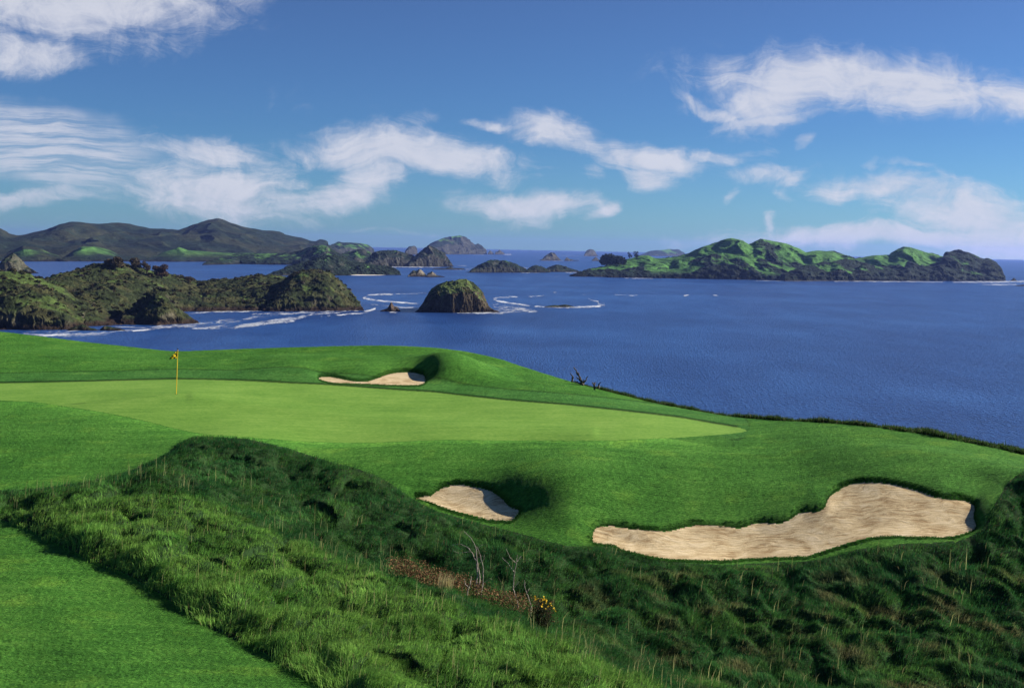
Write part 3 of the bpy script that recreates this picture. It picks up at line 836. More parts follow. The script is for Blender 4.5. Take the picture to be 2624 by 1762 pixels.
def foam():
    lines = [ # (photo polyline, half width in photo px)
     ([(55,854),(120,858),(190,857),(270,854),(300,848),(375,845),(435,836)],[1,3,4,4,2,2,2],1.0),
     ([(60,851),(130,850),(200,852),(260,850),(310,849)],[2,4,5,4,1],.6),
     ([(160,832),(185,836),(230,838)],[2,2,1],.8),
     ([(290,836),(345,839),(400,838),(470,835),(560,838)],[1,2,3,3,1],.8),
     ([(435,833),(510,834),(600,836),(660,829),(720,821),(765,812),(810,804),(900,798)],[2,7,5,4,5,4,2,1],.9),
     ([(505,832),(560,824),(620,818),(700,806),(760,800)],[5,7,5,4,2],.55),
     ([(540,838),(600,837),(640,832),(700,826),(760,822)],[1,3,3,3,1],1.0),
     ([(468,805),(510,801),(560,798),(620,798),(680,796)],[1,2,2,1,1],.8),
     ([(640,806),(690,803),(740,803),(800,800),(870,797),(925,795)],[1,2,3,3,2,1],.75),
     ([(858,808),(900,804),(951,800)],[1,1.5,1],.9),
     ([(815,811),(838,810),(850,808)],[1,2,1],.8),
     ([(927,762),(945,757),(975,754),(1011,753)],[1,2,2,1.5],1.0),
     ([(1011,753),(1050,752.5),(1098,751)],[.8,.8,1],.75),
     ([(927,762),(945,767),(975,770),(1005,773),(1045,776),(1080,779)],[2,2.5,1.5,1.5,2,1],1.0),
     ([(940,778),(990,783),(1041,788),(1078,786)],[1,1,1.3,.8],.8),
     ([(926,797),(945,796),(963,790),(960,787)],[1,2.5,2,.5],1.0),
     ([(928,779),(940,781),(946,782)],[1,2,1],.7),
     ([(990,799),(1012,800),(1024,798)],[.5,1.2,.5],.9),
     ([(1165,801),(1220,802),(1280,801),(1340,798)],[1,2,2.5,1],.95),
     ([(1255,789),(1290,788),(1330,790),(1360,795),(1382,799)],[2,6,7,4,1],.85),
     ([(1262,798),(1300,795),(1340,793),(1366,794)],[3,5,5,1],.7),
     ([(1262,766),(1280,772),(1300,776),(1330,780),(1366,784)],[1.5,2,2,2,1.5],1.0),
     ([(1258,764),(1300,761.5),(1330,760)],[1.5,2,1],.9),
     ([(1350,760),(1375,758.5),(1400,757)],[.8,1.3,.8],.9),
     ([(1366,784),(1400,786),(1450,787),(1510,786),(1535,784),(1552,781)],[1.2,1.5,2.2,2,2,1],1.0),
     ([(1504,763),(1514,768),(1535,772),(1531,777),(1552,781),(1540,784)],[1,1.5,2,2,2.5,1],.9),
     ([(1258,780),(1300,782),(1350,787)],[2,3,1],.45),
     ([(1414,749),(1430,749)],[1,1],.8), ([(1483,755),(1500,754),(1522,753)],[.6,.8,.6],.7),
     ([(1564,754),(1600,756),(1620,757),(1638,755)],[.6,.6,1.3,.6],.9), ([(1583,748),(1592,748)],[.8,.8],.6),
     ([(1747,758),(1757,757),(1770,755)],[.8,1.6,.6],1.0), ([(1823,754.5),(1832,756),(1843,757)],[.8,1.3,.6],1.0),
     ([(1588,912),(1597,908),(1604,905)],[2,2.5,1],.6), ([(1630,899),(1640,894),(1646,892)],[2,2,1],.4),
     ([(1030,867),(1060,868),(1090,864),(1105,862)],[1,1.5,1,1],.25),
     ([(1924,719),(1990,719.5),(2060,720),(2130,720)],[.6,.7,.9,.7],.75), ([(2134,720.5),(2190,720.5),(2260,721),(2340,721.5),(2424,722.5)],[.7,1.2,1.2,1,.8],.95),
     ([(2434,723),(2500,722.5),(2560,722),(2600,721),(2640,721)],[1,2,2.5,2,2],.95), ([(2510,729),(2560,729),(2610,729)],[.8,1.6,1],.9),
     ([(1594,712.5),(1630,713),(1680,713.5)],[.7,.7,.6],.8),
     ([(985,683.5),(1035,684),(1080,683.5),(1134,683.5)],[.8,1.2,1.8,1],.95),
     ([(1116,689.5),(1160,690),(1192,690),(1230,690)],[.6,1,.8,.6],.8), ([(1162,679),(1190,681),(1200,683)],[.6,1,.6],.7), ([(1200,687),(1222,685)],[1,1.5],.6),
     ([(1205,652),(1250,652)],[.5,.6],.7), ([(1286,652),(1302,652.3),(1316,652)],[.6,1.2,.5],.95),
     ([(1385,667.5),(1425,667.8),(1470,668)],[.5,.7,.5],.7), ([(1430,655),(1500,656),(1550,657)],[.4,.6,.5],.6), ([(1476,663.5),(1488,664)],[.8,.6],.7),
     ([(1335,684),(1346,686),(1362,687)],[.5,1,.5],.8), ([(1440,699),(1470,697),(1480,699)],[1,1.3,.6],.75), ([(1412,708),(1440,708.5)],[.6,.6],.6),
     ([(1300,699.5),(1340,699),(1390,698.5)],[.4,.8,.4],.7),
    ]
    V = []; C = []; idx = []
    for pts, hw, st in lines:
        p = np.asarray(pts, float); hw = np.asarray(hw, float)
        n = max(2, int(np.abs(np.diff(p[:, 0])).sum() / 4) + 2)
        t = np.linspace(0, len(p) - 1, n)
        u = np.interp(t, range(len(p)), p[:, 0]); v = np.interp(t, range(len(p)), p[:, 1]); w = np.interp(t, range(len(p)), hw) * 1.75
        v = v + rng.normal(0, 0.18, n) * np.minimum(w, 2)
        offs = [-1, -.6, 0, .6, 1]; cs = [0.0, .62, 1, .7, 0.0]
        b = len(V)
        ends = np.minimum(1, np.minimum(np.arange(n), np.arange(n)[::-1]) / 2.0)
        for i in range(n):
            for o, c in zip(offs, cs):
                q = on_plane(np.array(u[i]), np.array(v[i] + o * w[i]), 0.35); V.append(q); C.append(c * st * ends[i])
        for i in range(n - 1):
            for k in range(4): idx.append([b + i * 5 + k, b + i * 5 + k + 1, b + (i + 1) * 5 + k + 1, b + (i + 1) * 5 + k])
    q = np.array(idx); c = np.array(C)
    o = mesh_np('sea_foam', np.array(V), q.ravel(), np.full(len(q), 4), MAT['foam'], None, np.stack([c, c, c], -1))
    tag(o, 'white surf and foam streaks round the rocks and along the shores', kind='stuff')
foam()

# ------------------------------------------------------------------ land in the sea
PALFAR = {'scrub': (0.013, 0.021, 0.014), 'grass': (0.058, 0.135, 0.032), 'rock': (0.055, 0.052, 0.046), 'wet': (0.014, 0.013, 0.012)}
PAL = {'scrub': (0.020, 0.030, 0.012), 'grass': (0.060, 0.165, 0.026), 'rock': (0.16, 0.135, 0.105), 'wet': (0.022, 0.017, 0.013), 'brown': (0.065, 0.058, 0.022)}

def comp(sil, base, w, wb, c=0.25, a=0.8, g=None):
    return dict(sil=np.array(sil, float), base=base, w=w, wb=wb, c=c, a=a, g=g)

def landmass(name, comps, res, mat='land', seed=1, gull=0.25, gsc=60.0, lump=0.0, lsc=5.0, grass=0.5, gnoise=90.0, rockz=0.0, brown=0.0, tint=(1, 1, 1), rockamt=0.5, pal=None, cliffy=0.75, keepres=None, wetz=3.0):
    pal_ = dict(PAL)
    if mat == 'landfar': pal_.update(PALFAR)
    if pal: pal_.update(pal)
    for c in comps:
        b = np.array(c['base'], float).reshape(-1, 2) if not np.isscalar(c['base']) else None
        u0_, u1_ = c['sil'][0, 0], c['sil'][-1, 0]
        us = np.linspace(u0_, u1_, max(24, int((u1_ - u0_) / (0.8 * res))))
        vsil = np.interp(us, c['sil'][:, 0], c['sil'][:, 1])
        kr = np.exp(-np.linspace(-2, 2, 7) ** 2); kr /= kr.sum()
        vsil = np.convolve(np.pad(vsil, 3, mode='edge'), kr, 'valid')
        bv = np.full(len(us), float(c['base'])) if b is None else np.interp(us, b[:, 0], b[:, 1])
        bp = on_plane(us, bv)
        c['by'] = bp[:, 1]
        rise_ = np.maximum(bv - vsil, 0)
        kk = np.clip(rise_ / (0.5 * rise_.max()), 0.06, 1)
        c['kb'] = kk
        rp = unproj(us, vsil, bp[:, 1] + c['w'] * kk)
        c['ax'] = rp[:, 0] / rp[:, 1]; c['zr'] = rp[:, 2]; c['ry'] = rp[:, 1]
    amin = min(c['ax'].min() for c in comps); amax = max(c['ax'].max() for c in comps)
    ym = min(c['by'].min() for c in comps); yM = max((c['ry'] + c['wb']).max() for c in comps)
    pad = 0.06 * (amax - amin)
    na = int((amax - amin + 2 * pad) * F / res) + 8
    ny = int((yM - ym) * 1.15 / (res * ym / F * 1.6)) + 10
    ny = min(max(ny, 24), 600); na = min(na, 1100)
    A = np.linspace(amin - pad, amax + pad, na); Y = np.linspace(ym - 0.05 * (yM - ym) - 6, yM + 4, ny)
    A2, Y2 = np.meshgrid(A, Y); X2 = A2 * Y2
    Z = np.full(A2.shape, -6.0); H = np.full(A2.shape, 1.0); T = np.zeros(A2.shape); G = np.full(A2.shape, float(grass))
    wob = fbm(X2 / gsc * 1.3, Y2 / gsc * 1.3, 4, seed + 5)
    for ci, c in enumerate(comps):
        by = np.interp(A2, c['ax'], c['by']); ry = np.interp(A2, c['ax'], c['ry']); kb = np.interp(A2, c['ax'], c['kb'])
        by = by + (wob + 0.15) * 0.16 * c['w'] * kb
        t = (Y2 - by) / np.maximum(ry - by, 1); s = (Y2 - ry) / (c['wb'] * kb)
        tt = np.clip(t, 0, 1)
        # spur crests wander on their way down from the skyline
        Aw = A2 + (1 - tt) ** 0.8 * np.clip(t * 8 + 1, 0, 1) * np.clip(1 - s * 0, 0, 1) * fbm(X2 / gsc * 1.1 + 3, Y2 / gsc * 1.5, 3, seed + 33 + ci) * (0.30 * gsc / np.maximum(by, 1))
        zr = np.interp(np.where(s > 0, A2, Aw), c['ax'], c['zr'], left=-8, right=-8)
        prof = c['c'] * sstep(0.0, 0.16, tt) + (1 - c['c']) * (1 - (1 - tt) ** (1 / c['a']))
        # spurs and gullies run down the slope
        gq = X2 / gsc + 0.6 * fbm(X2 / gsc * .7, Y2 / gsc * .7, 3, seed + 40 + ci)
        g = 1 - 2 * np.abs(fbm(gq, Y2 / gsc * 0.30, 3, seed + 20 + ci))
        prof = prof * (1 + gull * (g - 0.75) * np.clip(1.25 - tt ** 3 * 1.2, 0.0, 1))
        z = np.where(s > 0, zr * (1 - np.clip(s, 0, 1.2) ** 1.6), zr * prof)
        z = np.where(t < 0, -6.0 + 5.5 * np.clip(1 + t * 6, 0, 1), z)
        z = np.where(zr < 0, -6, z)
        m = z > Z
        Z = np.where(m, z, Z); T = np.where(m, tt, T); G = np.where(m, grass if c['g'] is None else c['g'], G)
    up = np.clip(Z / 4, 0, 1)
    hmax = max(c['zr'].max() for c in comps)
    rough = fbm(X2 / gsc * 3, (0.5 * Y2 + Z) / gsc * 3, 5, seed + 3)
    Z = Z + up * rough * gsc * 0.020
    dx = (A[1] - A[0]) * Y2
    gy, gx = np.gradient(Z); gy = gy / (Y[1] - Y[0]); gx = gx / dx
    sl = np.hypot(gx, gy)
    rel = Z / hmax
    # cover
    nz = fbm(X2 / gnoise, Y2 / gnoise, 5, seed + 60); nz2 = fbm(X2 / gnoise * 4, (0.6 * Y2 + 1.3 * Z) / gnoise * 4, 4, seed + 66)
    gmask = sstep(0.0, 0.22, (G - 0.5) * 1.1 + nz * 0.9 + 0.35 * nz2 + 0.45 * (np.clip(rel, 0, 1) - 0.45) - 0.30 * np.clip(sl - 0.55, 0, 1))
    gmask *= sstep(0.05, 0.2, rel)
    rmask = sstep(cliffy, cliffy + 0.5, sl + 0.35 * nz2) * rockamt
    rmask = np.maximum(rmask, rockamt * sstep(rockz + 3, rockz, Z + 5 * nz2)) if rockz > 0 else rmask
    wet = sstep(wetz * 1.5, wetz * 0.8, Z + 2.0 * nz2)
    C = np.empty(A2.shape + (3,)); C[:] = pal_['scrub']
    C *= (1 + 0.5 * nz2)[..., None]
    if brown > 0:
        bm = (brown * sstep(-0.15, 0.25, fbm(X2 / gnoise * 1.7 + 9, Y2 / gnoise * 1.7, 4, seed + 70)))[..., None]
        C = C * (1 - bm) + np.array(pal_['brown']) * bm
    gm_ = gmask[..., None]; C = C * (1 - gm_) + np.array(pal_['grass']) * (1 + 0.5 * nz2[..., None]) * gm_
    rm_ = rmask[..., None]; C = C * (1 - rm_) + np.array(pal_['rock']) * (1 + 0.6 * nz2[..., None]) * rm_
    wt = wet[..., None]; C = C * (1 - wt) + np.array(pal_['wet']) * (1 + 0.5 * nz2[..., None]) * wt
    C = np.clip(C * np.array(tint), 0.003, 1)
    if lump > 0:
        w1, id1 = worley(X2 / lsc, Y2 / lsc, seed + 80); w2, id2 = worley(X2 / lsc * 2.1, Y2 / lsc * 2.1, seed + 81)
        l = np.sqrt(np.clip(1 - (w1 * 1.15) ** 2, 0, 1)) * (0.35 + id1) + 0.45 * np.sqrt(np.clip(1 - (w2 * 1.15) ** 2, 0, 1)) * (0.3 + id2)
        sc = (1 - gmask) * (1 - rmask) * (1 - wet)
        Z = Z + lump * l * sc * np.clip(Z / 6, 0, 1)
        C = C * (1 + (0.7 * (id1 - 0.5))[..., None] * sc[..., None])
    # rocky ledges
    led = (rmask + wet) * np.clip((Z + 1) / 2, 0, 1)
    Z = Z + led * (np.abs(fbm(X2 / (gsc * .12), (0.3 * Y2 + 1.3 * Z) / (gsc * .12), 4, seed + 90)) - 0.2) * gsc * 0.05
    ck = cell(Z > -2.5)
    steep = np.clip(sl * 1.2, 0, 1) * np.clip(Z / 3, 0, 1)
    q1 = fbm(X2 / (gsc * .16), Z / (gsc * .07), 4, seed + 95); q2 = fbm(X2 / (gsc * .16) + 7, Z / (gsc * .07), 3, seed + 96)
    Yd = Y2 + gsc * .09 * q1 * steep; Xd = X2 + gsc * .05 * q2 * steep
    P = np.stack([Xd, Yd, Z], -1).reshape(-1, 3)
    o = sub_mesh(name, P, grid_faces(ny, na)[ck.ravel()], MAT[mat], C.reshape(-1, 3))
    def zat(x, y):
        i = int(np.clip((x / y - A[0]) / (A[1] - A[0]), 0, na - 1)); j = int(np.clip((y - Y[0]) / (Y[1] - Y[0]), 0, ny - 1))
        return float(Z[j, i])
    return o, zat

FARB = (1, 1, 1)
# --- far hills on the left
o, hz = landmass('hills', [
  comp([(-120,600),(-60,575),(0,585),(21,598),(45,603),(75,598),(120,588),(150,576),(180,570),(210,571),(255,574),(300,572),(330,573),(360,580),(384,585),(420,585),(456,588),(480,582),(525,567),(555,561.5),(570,564),(614,579),(674,591),(700,593),(720,597),(726,601),(774,609),(795,617),(810,619),(820,614),(837,616),(844,629),(851,645)], 667, 1500, 1200, .05, .75, -.5),
  comp([(-120,620),(0,615),(60,612),(110,622),(190,634),(260,622),(330,618),(375,612),(440,603),(519,598),(550,604),(600,622),(700,640),(760,650)], 668, 800, 700, .05, .9, .0),
  comp([(-60,650),(0,655),(30,643),(60,627),(105,634),(144,655),(164,668)], 670, 330, 300, .35, .7, .62),
  comp([(160,662),(168,657),(210,633),(240,631),(285,643),(309,655),(330,664)], 670, 330, 300, .30, .7, .72),
  comp([(365,668),(375,664),(420,645),(459,634),(480,643),(570,648),(700,651),(800,655)], 671, 380, 300, .08, .8, .95),
 ], 2.4, 'landfar', 11, .45, 330, 0, 5, .30, 420, 0, .25, rockamt=.12, cliffy=1.0, wetz=4)
tag(o, 'dark wooded coastal hills with green foothills across the bay', kind='structure')
IS = 'islands in the bay'; RK = 'rock stacks in the bay'
def island(label, comps, res, **k):
    o, z = landmass('island', comps, res, **k); tag(o, label, 'island', IS); return o, z
def rock(label, sil, base, w, wb, res=1.0, **k):
    k.setdefault('grass', 0.1); k.setdefault('gull', .5); k.setdefault('rockamt', .8); k.setdefault('cliffy', .5)
    o, z = landmass('sea_rock', [comp(sil, base, w, wb, .5, .7)], res, **k); tag(o, label, 'rock', RK); return o, z

o, _ = island('long low green peninsula of rounded grassy knolls in front of the dark far hills', [
  comp([(520,676),(560,664),(600,653),(654,650),(744,649),(774,641),(804,631),(828,628),(849,637),(864,649),(876,652),(900,665),(930,676)], [(520,679),(615,677),(750,679),(930,684)], 260, 300, .18, .7),
  comp([(860,668),(876,652),(888,647),(915,640),(933,639),(948,647),(960,660),(975,676)], 680, 200, 260, .3, .6),
 ], 1.3, mat='landfar', seed=21, gull=.45, gsc=120, grass=.52, gnoise=110, pal={'grass': (0.045, 0.100, 0.028)}, lump=2, lsc=14)
island('flat topped dark headland island at the end of the far hills', [comp([(842,640),(844,629),(855,625),(867,619),(876,621),(924,623),(945,628),(957,638),(961,646),(964,652)], 655, 300, 400, .45, .6)], 1.5, mat='landfar', seed=23, gull=.4, gsc=150, grass=.38, gnoise=160)
island('dark steep twin topped island with a pointed rocky peak and surf at its foot', [
  comp([(936,678),(939,667),(954,650),(975,644),(1020,644),(1056,655),(1080,670),(1090,680)], 683, 110, 160, .4, .6),
  comp([(1050,670),(1065,656),(1086,638),(1099,629),(1122,641),(1140,650),(1152,667),(1158,679),(1162,684)], 683.5, 110, 160, .4, .7)], 1.1, mat='landfar', seed=25, gull=.4, gsc=70, grass=.15, gnoise=80, rockamt=.7, cliffy=.7, lump=2.5, lsc=11)
o, ez = island('dark scrubby island with a pale beach along its right shore', [
  comp([(688,703),(723,694),(735,685),(780,676),(810,664),(831,658),(858,655),(879,661),(900,673),(930,676),(960,682),(999,686),(1014,692),(1023,698),(1028,704)], 705, 150, 200, .2, .8),
  comp([(700,704),(735,690),(780,680),(815,668),(838,668),(862,682),(890,697),(900,703)], 706, 70, 120, .25, .9)], 1.0, mat='landfar', seed=27, gull=.4, gsc=75, grass=.22, gnoise=70, lump=3, lsc=10, wetz=1.2)
bt = np.linspace(0, 1, 30); bu = 880 + 124 * bt; bvv = 703 - 0.3 * bt
Vb = []
for i in range(30):
    hw_ = 2.1 * math.sin(math.pi * min(1, bt[i] * 1.02 + .02)) ** .5 + .15
    for o_ in (-1.0, 0, 1.0): q = on_plane(np.array(bu[i]), np.array(bvv[i] + 1.0 + o_ * hw_), 0.0); q[2] = 1.0 + 1.6 * (1 - o_) / 2 - (1.2 if o_ > 0 else 0); Vb.append(q)
qb = grid_faces(30, 3)
bo = mesh_np('beach', np.array(Vb), qb.ravel(), np.full(len(qb), 4), MAT['beach'], o)
island('large pale blue domed island farthest out on the horizon', [
  comp([(1075,650),(1092,637),(1104,625),(1125,614),(1149,607),(1173,604.5),(1188,605),(1203,616),(1218,628),(1225,624),(1236,629),(1245,640),(1249,650)], 651.5, 450, 700, .35, .6)], 1.2, mat='landfar', seed=29, gull=.4, gsc=330, grass=.3, gnoise=300, rockamt=.6, cliffy=.6)
island('faint low rounded island on the horizon behind the green island', [comp([(1632,655),(1642,653),(1660,645),(1684,641),(1720,637.5),(1741,640),(1756,650),(1775,656)], 656, 500, 700, .2, .7)], 1.6, mat='landfar', seed=31, gull=.3, gsc=500, grass=.4, gnoise=400)
o, _ = island('low dark island with a flat summit and two lower humps at its right', [
  comp([(1200,697),(1205,695),(1225,682),(1252,670),(1264,668),(1300,671),(1318,677),(1339,686),(1354,695),(1362,698)], 698.5, 80, 130, .35, .6),
  comp([(1345,697),(1357,688),(1372,681),(1387,684),(1399,691),(1410,697)], 698.5, 50, 70, .3, .7),
  comp([(1392,696),(1399,691),(1414,683),(1430,680),(1450,685),(1462,691),(1480,694),(1486,697)], 697, 50, 80, .3, .7)], 1.0, mat='landfar', seed=33, gull=.4, gsc=55, grass=.2, gnoise=55, lump=2.5, lsc=9, wetz=2)
bigsil = [(1465,706),(1495,695),(1537,686),(1585,673),(1609,664),(1642,656),(1660,655),(1681,662),(1720,661),(1756,652),(1794,635.5),(1850,616),(1862,612),(1875,610),(1890,613),(1910,620),(1935,634),(1975,655),(2010,680)]
o, rz = island('largest island, bright green grassy ridges above dark scrub covered cliffs', [
  comp(bigsil, [(1465,708),(1700,713),(2010,719)], 420, 520, .16, .8, .86),
  comp([(1890,640),(1924,624),(1948,611.5),(1984,617),(2014,624),(2044,636),(2065,645.5),(2092,643),(2134,644),(2152,651),(2179,660),(2210,672),(2240,690)], [(1890,717),(2240,720)], 480, 500, .14, .8, .76),
  comp([(2150,668),(2200,662),(2224,656),(2278,653),(2299,638),(2317,632),(2335,633.5),(2359,642),(2389,650),(2419,659),(2450,680),(2475,700)], 720, 420, 450, .18, .75, .92),
  comp([(2400,690),(2419,662),(2425,650),(2445,647),(2464,645),(2479,648),(2506,660),(2518,666),(2533,663),(2551,674),(2560,686),(2570,704),(2578,718)], 720, 330, 350, .45, .55, .3),
  comp([(1560,704),(1640,684),(1720,690),(1790,664),(1850,648),(1905,655),(1950,672),(2010,690),(2050,708)], [(1560,711),(2050,719)], 190, 220, .25, .85, .64),
  comp([(2000,706),(2060,684),(2120,672),(2165,666),(2200,672),(2250,686),(2290,684),(2330,672),(2370,684),(2420,672),(2460,676),(2500,692),(2545,716)], 720.3, 170, 200, .4, .7, .48),
 ], 1.25, mat='landfar', seed=35, gull=.45, gsc=150, grass=.60, gnoise=170, lump=3.0, lsc=13, rockamt=.15, cliffy=1.1, pal={'grass': (0.060, 0.150, 0.034), 'scrub': (0.012, 0.020, 0.015)}, wetz=3)
# --- rocks
rock('square topped rock stack left of the pale blue domed island', [(1036,652),(1038,643),(1047,631.5),(1062,629.5),(1068,635),(1070,652)], 653, 90, 120, mat='landfar', seed=41, gsc=70)
rock('left of the two tiny pointed rocks beside the pale blue domed island', [(1250,650),(1253,644),(1256,641),(1262,646),(1266,651)], 651.8, 60, 60, mat='landfar', seed=42, gsc=50)
rock('right of the two tiny pointed rocks beside the pale blue domed island', [(1268,651),(1270,644),(1275,645),(1280,639),(1285,644),(1291,647),(1294,651.5)], 652, 60, 60, mat='landfar', seed=43, gsc=50)
rock('round topped rock stack alone on the far water, left of the two distant ones', [(1385,666),(1388,665),(1396,656),(1411,646.5),(1420,648),(1429,658),(1435,664),(1440,667)], 667.5, 60, 90, mat='landfar', seed=44, gsc=50)
rock('low flat reef rock right of the round topped far rock stack', [(1446,667),(1452,658.5),(1458,663),(1470,666),(1484,667)], 668.2, 20, 30, mat='landfar', seed=45, gsc=25)
rock('blunt rock stack nearest the horizon, left of the faint low island', [(1497,654),(1499,648),(1504,641),(1513,638),(1520,640),(1525,644),(1529,652),(1532,655)], 656, 110, 150, mat='landfar', seed=46, gsc=70)
rock('small pointed rock at the left tip of the largest green island', [(1516,667),(1519,665),(1526,657),(1530,661),(1534,665),(1537,668)], 668.5, 25, 40, mat='landfar', seed=47, gsc=25)
rock('broad jagged rock just right of the beach island', [(1045,708),(1047,704),(1053,697),(1059,692),(1068,694),(1074,690),(1080,691),(1086,698),(1094,706)], 709, 22, 30, seed=48, gsc=20)
rock('lower rounded rock with a long flat tail, right of the jagged rock', [(1092,707),(1095,700),(1102,698),(1107,695),(1112,699),(1119,705),(1137,708),(1140,709.5)], 710, 16, 22, seed=49, gsc=16)
rock('long low black rock ledge below the pointed twin topped island', [(1106,690),(1112,688),(1140,687),(1155,683),(1162,686.5),(1188,687.5),(1192,690)], 690.5, 20, 26, mat='landfar', seed=50, gsc=20, pal={'rock': (0.05, 0.045, 0.04)})
rock('tiny rock in front of the shore of the far hills', [(523,677),(528,676),(535,675),(538,672),(542,675.5),(549,677)], 678.3, 25, 30, mat='landfar', seed=51, gsc=25)
rock('small spike rock off the right end of the largest island', [(2588,719),(2592,717),(2598,711),(2602,715),(2606,719)], 719.8, 18, 30, mat='landfar', seed=52, gsc=20)
rock('flat reef rock at the right edge of the picture', [(2602,732),(2610,730),(2624,729.5),(2640,731),(2650,732)], 732.8, 16, 20, seed=53, gsc=20)
rock('flat black reef ringed by surf on the open water', [(1395,786),(1399,784.5),(1412,782.5),(1420,781.5),(1432,782),(1447,780),(1458,781.5),(1468,784.5),(1474,786.5)], 787.2, 7, 9, .6, seed=54, gsc=9, pal={'rock': (0.045, 0.036, 0.028)}, wetz=1)
rock('thin pointed rock pinnacle between the headland and the stump shaped rock', [(974,797),(976,795),(985,792),(993,789),(998,781),(1002,773),(1006,779),(1010,785),(1016,785),(1020,788),(1026,796)], 798, 12, 14, .5, seed=55, gsc=10, pal={'rock': (0.09, 0.065, 0.048), 'scrub': (0.05, 0.04, 0.03)}, wetz=1.5)
rock('big stump shaped rock islet with a grassy top and steep brown cliffs', [(1066,797),(1074,790),(1086,772),(1098,751),(1108,740),(1119,730),(1140,722),(1161,721),(1176,715.5),(1194,714),(1209,724),(1224,736),(1239,754),(1248,775),(1254,786),(1262,792),(1275,796),(1279,799)], [(1066,799),(1160,802),(1279,800)], 48, 60, .7, seed=56, gsc=20, gull=.10, grass=.62, gnoise=22, lump=1.2, lsc=3.0, brown=.6, rockz=11, rockamt=.75, cliffy=1.1, pal={'rock': (0.058, 0.043, 0.031), 'grass': (0.075, 0.105, 0.030), 'brown': (0.075, 0.068, 0.028)}, wetz=4)
rock('dark pyramid shaped rock behind the left end of the headland', [(-40,700),(-10,680),(0,675),(12,663),(31,651.5),(45,660),(66,681),(84,693),(95,699)], 700, 90, 120, seed=57, gsc=60, grass=.1, rockamt=.3, lump=1.5, lsc=7, brown=.3)
rock('low brown shore rock with a jagged ridge at the foot of the left bluff', [(176,845),(180,840),(192,836),(210,831),(222,834),(232,840),(244,842),(250,845)], 847, 9, 10, .6, seed=58, gsc=9, pal={'rock': (0.06, 0.040, 0.028)}, wetz=1)
rock('low brown shore rock between the left bluff and the front knoll', [(258,842),(267,835),(280,836),(292,839),(306,841),(318,844),(322,846)], 847, 8, 10, .6, seed=59, gsc=9, pal={'rock': (0.06, 0.040, 0.028)}, wetz=1)

# --- near headland
HPAL = {'scrub': (0.024, 0.032, 0.013), 'grass': (0.058, 0.088, 0.024), 'brown': (0.060, 0.057, 0.024), 'rock': (0.120, 0.100, 0.076), 'wet': (0.026, 0.018, 0.013)}
o, headz = landmass('headland', [
  comp([(60,745),(114,717),(150,706),(195,696),(231,685),(270,676),(300,676),(330,681),(360,688),(390,696),(435,705),(468,712),(510,723),(555,730),(600,745),(640,770),(660,790)], [(60,838),(330,812),(468,800),(660,797)], 210, 230, .06, .72),
  comp([(440,770),(480,736),(510,724),(555,720),(600,717),(630,710),(666,706),(699,707),(732,712),(760,722),(800,740),(840,780)], [(440,800),(560,797),(840,797)], 180, 200, .08, .7),
  comp([(690,760),(715,730),(744,706),(768,698),(792,695),(816,695),(840,700),(855,709),(870,721),(888,739),(906,760),(921,776),(928,785),(932,796)], [(690,798),(800,798),(932,795)], 95, 150, .12, .55),
  comp([(-150,700),(-60,690),(0,694),(30,696),(75,703),(90,712),(135,729),(165,744),(195,768),(215,790),(225,840)], [(-150,850),(0,847),(165,846),(225,840)], 110, 160, .14, .65, .50),
  comp([(180,800),(195,768),(240,778),(270,789),(300,800),(330,815),(345,828)], [(180,838),(345,832)], 85, 120, .12, .7, .5),
  comp([(310,822),(315,810),(345,789),(375,759),(390,749),(402,744),(414,745),(426,750),(444,774),(456,790),(468,804),(486,814),(504,821),(515,830),(540,850)], [(310,833),(400,834),(515,828)], 55, 90, .14, .62),
 ], .95, 'land', 71, .26, 70, 1.3, 4.2, .33, 46, 0, .6, rockamt=.45, cliffy=1.25, pal=HPAL, wetz=3.5)
tag(o, 'rugged brown green headland of scrub covered hills and rock cliffs', kind='structure')

